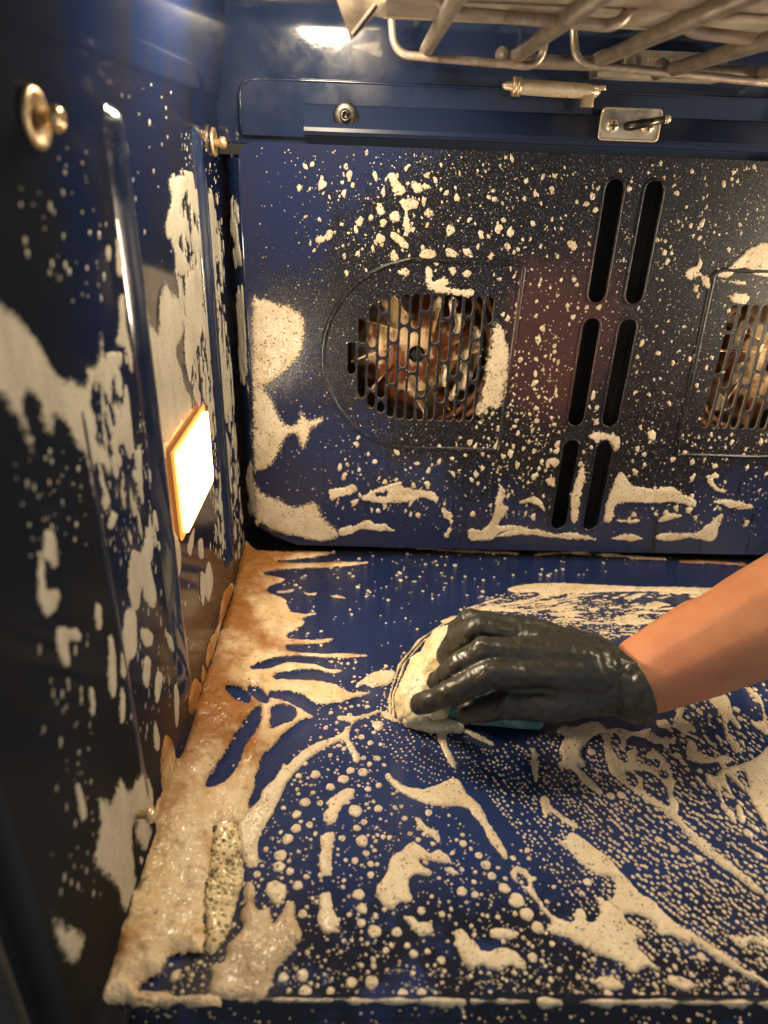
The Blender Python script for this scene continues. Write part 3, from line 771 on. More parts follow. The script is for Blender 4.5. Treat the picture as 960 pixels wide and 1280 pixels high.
def patch(plane, crop, pts, label=None, holes=(), hm=0.0016, wd=0.003, mat='foam', res=None, wob=0.0009, group=None, hfun=None, name='foam_patch', base=0.0, rough=0.25, soft=0.0006, union=None):
    poly = spline([UV[plane](p) for p in px(crop, flat(pts))])
    hp = [spline([UV[plane](p) for p in px(crop, flat(h))]) for h in holes]
    up = spline([UV[plane](p) for p in px(union[0], flat(union[1]))]) if union else None
    allp = np.vstack([poly, up]) if union else poly
    lo = allp.min(0) - 0.002; hi = allp.max(0) + 0.002
    if res is None: res = 0.0007 if (hi - lo).max() < 0.13 else 0.0009
    sd = NP[0] + 1
    def df(P):
        d = sdf(P, poly)
        if up is not None: d = np.maximum(d, sdf(P, up))
        for h in hp: d = np.minimum(d, -sdf(P, h))
        return d + wob * 2 * (fbm(P[:, 0] * 260 + sd, P[:, 1] * 260, sd) - 0.5) + wob * 0.9 * (vn(P[:, 0] * 900, P[:, 1] * 900, sd + 8) - 0.5)
    o = field_mesh(name, plane, lo, hi, res, df, hm, wd, M[mat], hfun=hfun, base=base, rough=rough, soft=soft)
    defaults = {'floor': ('small cream foam blob lying on the blue oven floor', 'small foam blobs on the floor'),
                'back': ('small cream foam blob clinging to the speckled rear panel', 'small foam blobs on the rear panel'),
                'left': ('runny pale foam streak sliding down the side wall', 'foam streaks on the side wall')}
    if label is None and (plane, crop) in DEF:
        dl = DEF[(plane, crop)]
        if isinstance(dl, list):
            label = dl.pop(0)
            if not dl: del DEF[(plane, crop)]
        else: label, group = dl
    if label: tag(o, label, 'foam', group)
    else: tag(o, defaults[plane][0], 'foam', defaults[plane][1])
    return o

DEF[('floor', 'B')] = ['kidney-shaped foam blob beside the hand-shaped foam island', 'wedge-shaped foam blob slanting beside the forked foam branch', 'bottle-shaped upright foam blob between round drops', 'boot-shaped small foam blob standing among round drops', 'faint tan foam scrap beside the bubble pool in the dark front strip']
DEF[('floor', 'C')] = ['slanting peanut foam blob above the boot-shaped island', 'tiny oval foam blob beside the boot-shaped island', 'dumbbell-shaped foam blob between the boot and bird islands', 'smooth pill-shaped foam blob beside the bird-shaped island', 'hooked thin foam trail hanging off the near side of the sponge', 'short straight foam drip below the teal end of the sponge']
DEF[('floor', 'D')] = ['flat foam scrap with a bumpy top between the stem web and the claw web', 'long ragged foam splash beneath the forearm', 'jagged foam splash at the far side of the forearm shadow', 'spiky foam scrap just below the glove cuff', 'wavy foam strip joined to the branching web', 'check-mark foam streak between the sponge lather and the largest island', 'oval foam blob below the ragged cross island', 'slanted oval foam blob beside the tail of the cross island', 'tiny flat foam blob near the front rim by the tail', 'thin rippled foam strip beside the tail of the cross island', 'small sausage foam drip under the claw-shaped web']
DEF[('floor', 'A')] = None
DEF[('back', 'F')] = ['angular foam splash right above the grille near the foam curtain', 'small foam bar beside the foam curtain under the embossed ridge', 'low wavy foam strip joined to the foot of the foam curtain', 'thin brownish hooked foam drip under the grille']
DEF[('back', 'K')] = ('lumpy foam blob stuck on the panel above the grille near the foam curtain', 'foam blobs above the grille')
DEF[('back', 'G')] = ['slim foam tongue between the two lowest vent slots', 'drooping foam bridge just above the lowest vent slots', 'long thin foam strip low on the panel under the far grille', 'broad foam strip along the bottom edge beyond the vent slots'] + [None] * 4 + ['forked foam drip at the end of the straight embossed ridge'] + [None] * 10
DEF[('left', 'J')] = ('pale foam run high on the side wall between ribs and panel', 'high foam runs on the side wall')
DEF[('left', 'H')] = ('pale foam streak at lamp height on the side wall', 'foam streaks around the lamp')
DEF[('left', 'I')] = ('pale foam drip low on the side wall under the lamp', 'low foam drips on the side wall')
del DEF[('floor', 'A')]
# --- foam bank in the corner of floor and side wall
def bank_h(u, v, d):
    near = np.exp(-np.maximum(u, 0) / 0.030)
    return 0.45 + 2.1 * near * (0.75 + 0.6 * fbm(u * 35, v * 35, 77))
patch('floor', 'A', [335,52,380,85,520,80,640,84,560,100,440,116,520,120,640,114,750,115,690,128,520,138,430,146,402,160,470,175,430,195,410,215,470,240,480,265,500,285,565,287,530,305,540,320,490,350,480,368,560,374,628,370,600,385,500,392,475,395,490,412,600,420,660,418,748,425,690,436,600,434,500,428,430,437,370,460,358,475,420,470,480,450,560,455,620,470,660,475,630,488,560,472,480,480,445,490,440,505,560,508,630,520,680,545,752,550,700,570,640,585,580,590,530,560,470,545,425,548,420,565,480,580,530,610,565,630,520,645,490,670,450,710,400,760,380,810,370,870,352,907,348,950,310,990,150,1010,60,1000,75,907,125,760,165,640,205,500,243,390,285,260,310,140],
      'thick brown-stained foam bank heaped along the corner of floor and side wall', hm=0.0040, wd=0.008, mat='foam_bank', res=0.0009, hfun=bank_h, wob=0.0012, soft=0.002, union=('B', [262,70,300,30,345,38,370,15,410,48,445,70,470,100,492,140,455,230,442,330,437,400,417,490,420,600,410,670,350,680,300,690,270,740,210,780,220,818,330,822,430,820,432,842,200,850,110,856,60,870,105,700,150,560,205,373,235,230]),
      holes=[[385,595,340,640,290,720,245,795,210,865,270,850,310,800,335,730,365,690,390,640], [275,540,310,533,350,560,352,585,310,580], [345,535,385,535,410,565,408,588,370,570], [430,600,480,592,505,605,498,640,450,660,425,668]])
patch('floor', 'B', [497,122,515,170,528,290,545,380,535,440,505,560,470,640,430,668,424,600,420,500,440,330,460,220,483,150],
      'glossy golden pool of wet bubbles beside the foam bank', hm=0.0022, wd=0.004, mat='wet', base=0.0006, rough=0.6, name='bubble_pool')
patch('floor', 'A', [385,907,400,870,440,830,465,785,480,790,520,750,580,715,650,690,670,670,690,650,650,640,650,628,720,625,790,603,785,615,720,640,690,665,685,700,720,760,715,780,700,775,680,735,660,710,600,735,550,770,500,820,460,880,450,907,430,950,405,990,380,1047,380,1120,350,1135,328,1077,312,1000,320,960,345,940,365,930],
      'forked cream foam branch reaching from the stained bank across the floor', hm=0.0012, wd=0.0026)
patch('floor', 'B', [545,445,575,440,585,510,600,530,630,525,640,570,660,560,690,510,715,505,720,560,740,620,690,690,650,740,630,800,600,840,500,840,430,820,440,740,430,720,480,700,490,650,540,590,535,540,550,510],
      'tan hand-shaped foam island by the front rim of the floor', hm=0.004, wd=0.006, mat='foam_tan')
for l in ([620,450,650,430,685,450,685,490,660,510,635,490], [825,165,880,125,915,125,910,150,870,185,850,235,825,240,810,210,830,185],
          [805,280,845,270,840,330,838,400,815,415,795,380,805,330], [795,480,835,470,840,520,865,570,850,600,810,600,790,560,800,520], [300,745,325,725,335,740,310,770]):
    patch('floor', 'B', l, hm=0.0012)
# --- middle of the floor
patch('floor', 'C', [205,235,225,225,260,260,340,290,420,275,480,250,520,255,550,310,590,340,625,390,640,430,680,490,720,560,715,585,690,565,640,500,620,450,580,400,540,365,450,365,370,350,290,315,235,275],
      'long bent cream foam arm with a broad shoulder on open blue floor', hm=0.0012)
patch('floor', 'C', [275,550,320,515,370,540,400,560,435,545,480,585,485,605,440,600,380,595,350,590,370,620,400,635,395,660,330,655,305,690,305,720,320,745,310,770,260,770,245,800,200,780,168,730,180,690,215,640,235,580],
      'boot-shaped cream foam island with two fingers pointing away from the bank', hm=0.0012, wd=0.0026)
patch('floor', 'C', [500,890,530,882,560,915,600,960,630,975,680,965,740,965,780,1005,805,1040,790,1055,740,1035,710,1045,690,1060,640,1040,600,1035,570,1050,530,1010,505,940],
      'bird-shaped cream foam island near the front rim', hm=0.0012, wd=0.0026)
for l in ([330,412,355,415,380,450,420,465,440,495,430,515,400,490,360,460], [455,628,480,622,515,640,510,655,480,650], [285,830,320,828,350,855,390,850,408,880,395,905,350,905,320,870],
          [655,880,710,878,765,890,765,915,710,922,660,915], [425,60,440,45,470,40,545,38,600,60,660,95,655,105,600,85,545,55,475,58,462,75,480,130,505,190,490,200,470,170,440,110], [822,130,845,130,850,250,835,258,828,230]):
    patch('floor', 'C', l, hm=0.0010, wd=0.0020)
# --- near right
patch('floor', 'D', [170,580,200,570,220,545,260,560,300,590,350,625,390,670,430,715,480,770,530,800,580,850,640,900,700,930,770,980,840,1030,900,1070,955,1100,985,1135,900,1095,830,1055,760,1010,690,965,640,950,600,930,550,925,540,890,500,860,470,850,420,850,440,880,480,905,500,935,465,940,480,980,520,1020,560,1065,500,1050,460,1075,420,1040,350,1010,290,985,220,945,170,930,135,910,145,880,110,830,70,775,30,740,0,715,-5,690,10,672,40,675,70,705,85,760,130,830,170,865,215,880,235,870,245,830,270,835,285,875,315,875,330,820,315,790,335,785,350,800,380,780,390,720,330,705,290,680,240,640,210,605],
      'largest cream foam island, a ragged cross with a tail running to the front', hm=0.0012, wd=0.0026, holes=[[15,690,40,700,60,730,50,745,25,730]])
patch('floor', 'D', [345,180,350,150,300,130,230,150,190,145,165,165,200,185,180,220,190,270,170,290,230,310,260,350,300,385,335,400,330,380,280,330,250,300,275,295,260,250,275,215,300,190,340,170],
      'ragged lather patch spilling from beneath the teal sponge', hm=0.0024)
patch('floor', 'D', [340,165,400,150,460,165,520,150,510,165,450,180,430,190,425,230,405,230,405,190,380,170,370,210,390,250,420,280,440,270,430,245,450,228,475,240,465,275,510,290,550,300,555,270,510,265,505,245,530,235,570,260,590,310,610,350,605,400,625,440,625,480,680,540,740,590,800,640,860,690,920,740,975,800,900,755,830,700,760,650,690,590,620,510,570,465,520,435,470,400,420,360,375,325,350,270,345,210],
      'branching foam web with a long straight stem below the wrist', hm=0.0010, wd=0.0020, holes=[[432,312,500,312,545,332,575,370,590,440,560,430,500,390,490,340,472,335,465,372,432,350], [545,310,580,315,585,340,560,335]])
patch('floor', 'D', [720,320,760,330,780,310,840,290,900,270,950,230,975,190,1000,250,1000,580,930,480,890,410,850,370,820,340,800,330,815,370,825,410,800,380,780,370,790,420,830,470,840,510,800,470,770,390,740,370],
      'claw-shaped foam web with dripping fingers beyond the long stem', hm=0.0010, wd=0.0020, holes=[[840,320,870,320,890,380,860,360], [850,440,865,450,870,500,855,505]])
for l in ([660,205,690,215,700,240,750,260,800,255,830,268,810,285,760,280,690,280,650,245], [720,10,790,15,820,60,830,100,860,150,840,150,815,120,810,170,850,210,865,240,830,230,800,180,780,100,740,50],
          [880,10,930,30,950,100,960,170,930,160,910,130,940,120,930,60], [540,125,580,120,600,135,630,50,650,70,640,110,680,140,690,165,660,165,700,190,640,170,610,150,560,150], [430,170,520,165,560,190,610,185,600,205,540,210,500,190],
          [110,410,130,405,150,445,190,475,250,515,245,530,200,510,150,470,125,490,110,450], [310,1100,350,1082,400,1095,412,1120,380,1135,330,1122], [585,1085,620,1080,675,1105,680,1125,650,1135,600,1112], [790,1090,820,1082,838,1098,810,1108],
          [800,920,850,935,930,930,960,945,960,975,900,955,870,975,830,950], [840,440,855,445,872,495,860,510,848,490]):
    patch('floor', 'D', l, hm=0.0010, wd=0.0020)
patch('floor', 'A', [705,530,750,490,800,475,838,480,825,515,790,530,740,525], 'pale foam scrap lying just ahead of the sponge', hm=0.0016)
patch('floor', 'A', [760,650,795,645,795,670,775,675], hm=0.0016)
for l in ([440,210,470,208,500,203,490,214,450,218], [530,208,550,218,575,215,570,224,540,222], [620,226,650,226,672,234,640,234]):
    patch('floor', 'A', l, hm=0.0008, mat='foam_tan')
# --- wiped streaks behind the hand
patch('floor', 'E', [310,132,350,122,430,118,520,122,640,127,720,128,820,131,900,136,800,146,720,141,640,138,560,140,480,142,400,150,380,140,330,142],
      'long thin foam line at the far edge of the wiped streaks', hm=0.0014, wd=0.003)
zone = spline([uv_floor(p) for p in px('E', flat([195,192,250,165,340,148,480,140,640,132,840,130,960,140,960,330,700,330,560,300,470,275,420,235,370,205,300,196]))])
O = np.array(uv_floor(px('E', [(120, 215)])[0]))
def streaks(P):
    d = sdf(P, zone)
    rel = P - O; r = np.hypot(rel[:, 0], rel[:, 1]); th = np.arctan2(rel[:, 1], rel[:, 0])
    n1 = fbm(r * 34, th * 26 + 3, 5); n2 = vn(r * 95, th * 75, 9); n3 = vn(r * 300, th * 160, 12)
    f = n1 * 0.9 + n2 * 0.55 + n3 * 0.22 - 0.93
    return np.minimum(d, f * 0.006)
o = field_mesh('foam_streaks', 'floor', zone.min(0), np.minimum(zone.max(0), (0.52, 0)), 0.0008, streaks, 0.0011, 0.002, M['foam'])
tag(o, 'fan of wiped foam streaks behind the gloved hand', 'foam')
def polyline_patch(plane, crop, pts, rad, name, mat='foam', hm=0.0012, seed=0):
    P = np.array([UV[plane](p) for p in px(crop, flat(pts))])
    t = np.linspace(0, len(P) - 1, 60); k = np.minimum(t.astype(int), len(P) - 2); f = (t - k)[:, None]
    Q = P[k] * (1 - f) + P[k + 1] * f
    Q[1:-1] = (Q[:-2] + Q[1:-1] * 2 + Q[2:]) / 4
    def df(X):
        a, b = Q[:-1], Q[1:]; e = b - a
        w_ = X[:, None] - a[None]; tt = np.clip((w_ * e).sum(2) / ((e * e).sum(1) + 1e-15), 0, 1)
        d = np.sqrt(((w_ - e * tt[..., None]) ** 2).sum(2).min(1))
        return rad * (-0.1 + 1.9 * fbm(X[:, 0] * 110, X[:, 1] * 110, seed + 3)) - d
    return field_mesh(name, plane, P.min(0) - 0.003, P.max(0) + 0.003, 0.0006, df, hm, rad, M[mat])
for i, l in enumerate(([16,450,14,400,40,320,90,260,150,220,200,200], [24,452,22,400,52,318,100,262,150,230], [33,450,32,405,62,325,108,272,150,240], [42,448,42,405,72,330,116,282], [0,445,30,462,80,468,120,470], [150,215,220,188,290,182,350,188])):
    o = polyline_patch('floor', 'E', l, 0.0011 if i < 4 else 0.003, 'foam_ripple', seed=i)
    tag(o, 'thin curved foam ripple pushed up around the sponge', 'foam', 'foam ripples around the sponge')
# brown residue and foam lines along the rear edge and the front rim
for i, l in enumerate(([0,24,80,28,170,36,250,40,330,44], [380,46,470,42,560,48,640,54,700,58], [740,64,820,66,900,72], [-130,22,-60,20,20,30])):
    o = polyline_patch('floor', 'E', l, 0.0030, 'residue_line', 'residue' if i in (2, 3) else 'foam_tan', 0.0016, 40 + i)
    tag(o, 'brownish soap residue line along the rear edge of the floor', 'residue', 'residue lines at the rear edge')
def rimpx(x0, x1): return [x0, 1252 + (x0 - 200) * 0.0055, (x0 + x1) / 2, 1252 + ((x0 + x1) / 2 - 200) * 0.0055, x1, 1252 + (x1 - 200) * 0.0055]
CR['P'] = (0, 0, 1.0)
for i, (a, b, r_) in enumerate(((150, 270, 0.0034), (300, 420, 0.0011), (430, 580, 0.0017), (590, 660, 0.0012), (675, 700, 0.0022), (725, 960, 0.0015))):
    o = polyline_patch('floor', 'P', rimpx(a, b), r_, 'foam_line', 'foam_tan' if i == 0 else 'foam', 0.0030, 60 + i)
    tag(o, 'narrow foam line caught along the front rim of the floor', 'foam', 'foam lines along the front rim')
# --- rear panel
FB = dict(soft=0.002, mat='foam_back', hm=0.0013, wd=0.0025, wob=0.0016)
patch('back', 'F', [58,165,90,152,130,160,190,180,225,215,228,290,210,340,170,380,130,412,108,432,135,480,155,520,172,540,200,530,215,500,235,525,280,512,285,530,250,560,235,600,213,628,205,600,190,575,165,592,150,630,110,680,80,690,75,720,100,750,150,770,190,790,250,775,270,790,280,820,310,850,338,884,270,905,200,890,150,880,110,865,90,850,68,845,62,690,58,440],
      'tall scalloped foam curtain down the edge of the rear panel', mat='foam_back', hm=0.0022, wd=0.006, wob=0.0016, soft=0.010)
patch('back', 'F', [810,225,830,240,850,280,855,340,850,400,835,470,815,500,790,495,765,520,748,505,765,440,782,350,792,280], 'foam patch clinging beside the grille, over the embossed ridge', mat='foam_back', hm=0.0026, wd=0.006, wob=0.003, soft=0.008)
for l in ([595,60,615,65,620,100,650,90,675,105,660,120,720,125,745,130,740,150,690,145,650,140,610,130,595,95], [300,745,340,735,370,725,388,740,360,760,320,770,303,775],
          [335,860,380,850,420,835,440,845,470,850,500,870,440,870,400,865,370,880,330,885], [645,795,665,810,680,840,665,890,650,885,670,850,650,825]):
    patch('back', 'F', l, **FB)
patch('back', 'F', [400,770,430,745,480,725,520,720,530,735,600,745,630,755,630,780,590,770,540,780,480,785,430,780], 'flat foam smear under the grille near the foam curtain', holes=[[440,757,480,748,470,766]], **FB)
patch('back', 'F', [820,735,840,745,835,790,850,800,822,850,860,850,930,865,965,870,965,885,880,872,830,872,800,895,740,900,725,885,730,865,770,865,800,830], 'upright foam splash with a long foot at the bottom of the rear panel', **FB)
patch('back', 'G', [395,995,420,1020,440,1040,500,1050,560,1045,600,1070,640,1090,630,1110,560,1095,510,1100,440,1095,385,1105,370,1150,345,1160,350,1110,370,1050], 'wing-shaped foam splash beside the lowest vent slot', **FB)
for l in ([275,972,286,1010,272,1070,260,1150,240,1155,240,1060], [300,880,330,870,390,885,400,910,380,930,355,897,310,897], [690,1090,730,1085,780,1090,830,1110,780,1118,720,1105], [520,1195,560,1190,640,1190,720,1130,715,1170,690,1220,620,1210,560,1220,515,1215],
          [390,1150,455,1148,450,1160,395,1160], [370,1210,420,1195,470,1210,430,1220], [515,1150,550,1130,600,1140,560,1150,520,1160], [5,1200,60,1180,130,1180,190,1195,240,1190,325,1215,200,1210,100,1200,20,1205],
          [650,300,660,330,652,355,682,380,682,410,660,400,650,372,620,387,605,370,615,345,640,335], [745,430,790,425,810,440,790,460,750,450], [750,385,790,385,795,400,760,400], [670,1010,690,1015,710,1045,740,1055,720,1065,690,1050],
          [70,1095,120,1075,150,1100,155,1130,140,1110,110,1097,80,1100], [160,960,185,950,205,965,185,985], [155,1020,190,1020,185,1045,165,1040], [485,865,510,870,510,900,490,890], [590,1070,640,1085,630,1112,600,1090], [330,60,310,75,315,100,305,80], [230,262,245,252,258,270,250,288,232,282]):
    patch('back', 'G', l, **FB)
patch('back', 'G', [705,350,740,345,770,320,800,290,830,270,890,260,930,300,900,375,830,365,790,347,750,372,715,377], 'foam cloud above the grille beyond the vent slots', **FB)
KB = dict(soft=0.0016, mat='foam_back', hm=0.0015, wd=0.0025, res=0.0006, wob=0.0013)
for l in ([578,615,600,610,620,640,640,665,625,690,600,680,585,650], [665,640,690,645,705,670,680,685,663,665], [620,710,650,700,685,710,680,735,652,745,655,780,662,815,640,820,632,790,635,745], [590,815,620,830,650,860,645,880,610,860,588,840],
          [685,905,700,880,745,885,745,910,710,915], [320,840,350,830,370,810,388,815,380,840,350,855,330,865], [536,730,545,715,562,722,565,750,552,765,540,752], [582,760,600,742,620,755,615,782,595,785], [335,640,345,618,354,640,350,668,335,670],
          [708,745,722,732,737,748,732,768,715,765], [785,800,800,795,815,808,805,832,785,830], [533,840,550,825,568,838,560,858,540,858], [465,780,480,762,496,775,490,798,470,798], [585,890,600,880,618,900,612,922,590,918], [780,880,800,876,825,895,815,912,790,905],
          [845,880,862,876,880,900,872,912,855,905], [612,960,635,945,658,960,640,978], [795,950,812,942,822,960,808,975], [840,965,862,952,875,965,858,980], [552,775,566,770,577,782,566,798,553,796], [510,765,520,755,532,765,525,780,512,778], [252,660,264,650,275,662,265,678], [712,945,730,940,735,980,715,985]):
    patch('back', 'K', l, **KB)
# --- side wall
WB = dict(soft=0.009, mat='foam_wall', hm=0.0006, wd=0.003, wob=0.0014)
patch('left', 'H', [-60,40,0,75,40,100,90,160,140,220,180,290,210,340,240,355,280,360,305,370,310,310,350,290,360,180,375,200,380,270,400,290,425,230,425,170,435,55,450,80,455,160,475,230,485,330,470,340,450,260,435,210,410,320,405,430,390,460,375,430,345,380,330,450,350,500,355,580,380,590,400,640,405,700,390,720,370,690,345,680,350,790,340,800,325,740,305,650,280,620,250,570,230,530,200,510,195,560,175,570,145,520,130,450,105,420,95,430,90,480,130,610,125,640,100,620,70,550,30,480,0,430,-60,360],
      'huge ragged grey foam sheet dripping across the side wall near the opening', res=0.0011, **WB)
patch('left', 'H', [530,95,545,150,570,170,575,60,600,0,620,40,640,50,660,100,665,200,640,260,660,320,670,380,695,430,690,490,640,550,610,600,580,600,550,640,530,620,515,520,515,350,520,200],
      'smooth foam curtain just above the glowing lamp', **WB)
patch('left', 'I', [240,720,262,710,275,720,300,660,320,690,350,650,375,665,385,740,375,780,410,800,430,850,420,880,380,900,360,950,330,1000,300,1000,290,950,235,890,232,850,245,790],
      'white brushed foam smear around the low screw on the side wall', holes=[[330,790,345,840,375,870,370,910,345,920,335,870]], **WB)
patch('left', 'I', [130,990,150,1020,200,1040,210,1070,190,1130,165,1130,150,1100,130,1060], 'dull foam smudge low on the side wall by the opening', **WB)
patch('left', 'I', [600,170,560,200,545,280,520,330,512,390,505,380,500,425,485,418,470,480,482,555,452,575,440,620,428,575,412,560,400,630,405,700,390,730,385,790,398,800,426,700,470,580,510,460,560,300],
      'spiky upper edge of the stained foam bank creeping up the side wall', mat='foam_bank', hm=0.002, wd=0.006)
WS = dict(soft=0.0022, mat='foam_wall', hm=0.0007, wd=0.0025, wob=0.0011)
for l in ([650,660,690,655,700,690,680,740,670,790,690,850,660,900,690,960,700,1010,670,1030,650,990,650,900,620,890,615,830,635,760], [700,720,730,700,750,740,740,810,720,800], [770,715,790,760,800,850,815,930,805,960,785,890,770,800],
          [440,1100,460,1110,470,1280,430,1280,440,1200], [430,880,445,900,455,1020,440,1030,430,990], [390,930,402,905,414,940,405,975,392,965], [690,1050,720,1000,745,1050,740,1150,715,1240,690,1200], [760,950,785,990,790,1060,775,1120,758,1060], [715,840,735,860,738,930,720,950,708,890]):
    patch('left', 'J', l, **WS)
for l in ([415,330,435,330,445,420,430,430,415,390], [395,570,420,600,440,650,435,690,410,650], [420,470,437,480,430,520,415,520], [400,840,425,855,410,900,390,900], [160,920,190,915,205,960,200,1018,150,1018,155,960], [620,900,650,950,657,1040,640,1090,628,1018,620,960],
          [800,200,815,290,820,420,805,450,795,330], [530,930,540,990,535,1018,520,1000], [780,480,810,520,835,600,830,660,800,640,785,560], [670,180,700,150,720,60,740,120,730,200,700,300,690,380,672,300], [745,130,770,60,785,150,775,260,755,300,745,230], [795,700,812,680,828,760,815,800,798,760],
          [690,930,705,900,702,960,690,1005,678,980], [720,950,735,940,738,1010,722,1010], [480,690,500,700,498,740,482,730], [560,620,590,640,600,720,585,860,570,880,562,760]):
    patch('left', 'H', l, **WS)
for l in ([110,50,130,55,145,120,130,145,112,100], [95,100,110,130,115,190,145,195,145,225,120,265,95,240,90,180], [140,295,170,288,200,300,195,325,170,320,175,380,160,390,140,350], [330,95,350,105,355,170,345,240,330,245,318,190,320,130], [360,60,375,130,388,200,385,240,360,220,352,160],
          [235,230,252,240,250,295,238,290], [272,310,285,330,290,440,280,465,268,430,268,350], [220,440,235,445,235,500,225,505], [315,240,338,250,340,350,320,380,312,420,300,400,305,300], [350,290,380,300,375,340,355,330], [360,360,375,370,370,440,355,420], [300,440,312,460,310,520,298,525],
          [185,670,205,700,215,760,200,775,190,720], [460,375,473,400,472,445,462,460], [388,400,406,408,396,470,385,470], [435,430,447,460,442,540,434,500], [520,120,532,170,520,225,508,185], [500,150,512,160,508,235,500,210], [425,140,438,130,432,175,420,180], [415,300,440,330,435,350,420,340], [385,520,398,560,395,600,384,580], [350,860,372,880,365,890,350,880]):
    patch('left', 'I', l, **WS)
# lacework of runny foam between the lamp and the panel, and near the first rib
def lace(pxpoly, seed, thr, label, su=150, sv=48, hm=0.0007):
    zone_ = spline([uv_left(p) for p in flat(pxpoly)])
    def df(P):
        d = sdf(P, zone_)
        wx = P[:, 0] + 0.004 * (vn(P[:, 0] * 60, P[:, 1] * 60, seed + 1) - 0.5)
        n = 0.62 * fbm(wx * su, P[:, 1] * sv, seed) + 0.38 * vn(wx * su * 2.4, P[:, 1] * sv * 2.6, seed + 5)
        return np.minimum(d, (n - thr) * 0.008)
    o = field_mesh('foam_lace', 'left', zone_.min(0), zone_.max(0), 0.0007, df, hm, 0.0016, M['foam_wall'])
    tag(o, label, 'foam')
lace([212,225,240,215,262,235,276,262,284,400,292,520,262,520,246,505,236,470,224,380,214,320], 21, 0.50, 'lacy runny foam between the lamp curtain and the rear panel')
lace([262,505,288,500,300,600,304,690,284,700,268,690,262,600], 27, 0.54, 'thin lacy foam drips below the lacework, beside the panel gap')
lace([118,470,150,440,172,470,186,520,192,690,160,700,130,640], 33, 0.58, 'broken lacy foam around the long rib near the lamp', 90, 36)
lace([190,520,206,560,206,660,196,690,186,640], 39, 0.50, 'sparkling lacy foam strip between the long rib and the lamp', 120, 60)
# foam on the bevelled flange of the panel
def flange_patch(z0, z1, s0, s1, sd):
    n = 90; m = 20
    tt, ss = np.meshgrid(np.linspace(0, 1, n + 1), np.linspace(0, 1, m + 1), indexing='ij')
    tt = tt.ravel(); s = s0 + (s1 - s0) * ss.ravel(); z = z0 + (z1 - z0) * tt
    e = 0.75 - np.abs(2 * tt - 1) ** 4 - 0.6 * (2 * ss.ravel() - 1) ** 4 + 2.2 * (fbm(s * 5 + sd, z * 90, sd) - 0.55)
    h = np.clip(e * 0.0014, -0.0006, 0.0009)
    V = np.stack([0.0052 + 0.0098 * s - 0.7 * h, -0.0015 - 0.0103 * s - 0.7 * h, z], 1)
    a = (np.arange(n)[:, None] * (m + 1) + np.arange(m)[None]).ravel()
    F = np.stack([a, a + 1, a + m + 2, a + m + 1], 1)
    o = from_data('foam_patch', V, F, M['foam_wall'], None, True)
    o.data.attributes.new('thick', 'FLOAT', 'POINT').data.foreach_set('value', np.clip(h / 0.0006 + 0.1, 0, 1.2).astype(np.float32))
    tag(o, 'narrow pale foam dribble on the slanted edge strip of the rear panel', 'foam', 'foam runs on the panel flange')
for i, (a, b) in enumerate(((0.268, 0.325), (0.165, 0.262), (0.036, 0.100))):
    flange_patch(a, b, 0.02, 0.92, 90 + i)

# ------------------------------------------------------------------ drops
def dome_mesh(items, plane, name, mat, seg=9):
    """items: list of (u, v, ru, rv, angle, h); all drops of one surface in one mesh"""
    n = len(items); I = np.array(items)
    ks = np.arange(seg) * 2 * PI / seg
    jit = 1 + (0.28 if plane == 'back' else 0.16) * rng.standard_normal((n, seg)).clip(-1.5, 1.5)
    V = []; lev = ((1.0, -0.08), (0.93, 0.42), (0.62, 0.86))
    for s, hh in lev:
        a = np.cos(ks)[None] * I[:, 2:3] * jit * s; b = np.sin(ks)[None] * I[:, 3:4] * jit * s
        ca, sa = np.cos(I[:, 4:5]), np.sin(I[:, 4:5])
        u = I[:, 0:1] + a * ca - b * sa; v = I[:, 1:2] + a * sa + b * ca
        V.append(np.stack([u, v, np.broadcast_to(I[:, 5:6] * hh, u.shape)], 2))
    top = np.stack([I[:, 0], I[:, 1], I[:, 5]], 1)[:, None]
    A = np.concatenate(V + [top], 1)           # n x (3seg+1) x 3
    per = 3 * seg + 1
    f = []
    for L in range(2):
        for k in range(seg):
            k2 = (k + 1) % seg
            f += [(L * seg + k, L * seg + k2, (L + 1) * seg + k2), (L * seg + k, (L + 1) * seg + k2, (L + 1) * seg + k)]
    for k in range(seg): f.append((2 * seg + k, 2 * seg + (k + 1) % seg, 3 * seg))
    f = np.array(f)
    if plane == 'back': f = f[:, ::1]
    F = (f[None] + (np.arange(n) * per)[:, None, None]).reshape(-1, 3)
    A = A.reshape(-1, 3)
    P = place(plane, A[:, 0], A[:, 1], A[:, 2])
    o = from_data(name, P, F, M[mat], None, True)
    o.data.attributes.new('thick', 'FLOAT', 'POINT').data.foreach_set('value', np.full(len(P), 1.2, np.float32))
    return o
def drop_at(plane, x, y, rpx, stretch=1.0, ang=0.0, hk=0.6):
    """a drop of the given pixel radius at a picture point of a surface"""
    u, v = UV[plane]((x, y))
    ca, sa = math.cos(ang), math.sin(ang)
    u1, v1 = UV[plane]((x + ca, y + sa)); u2, v2 = UV[plane]((x - sa, y + ca))
    l1 = math.hypot(u1 - u, v1 - v); l2 = math.hypot(u2 - u, v2 - v)
    k = (l1 * l2) ** 0.5 if plane != 'left' else l1
    r = rpx * k
    return (u, v, r * stretch, r / stretch ** 0.5, math.atan2(v1 - v, u1 - u), min(r * hk * (0.45 if plane == 'left' else 0.55), 0.0016))
floor_items = []; back_items = []; left_items = []
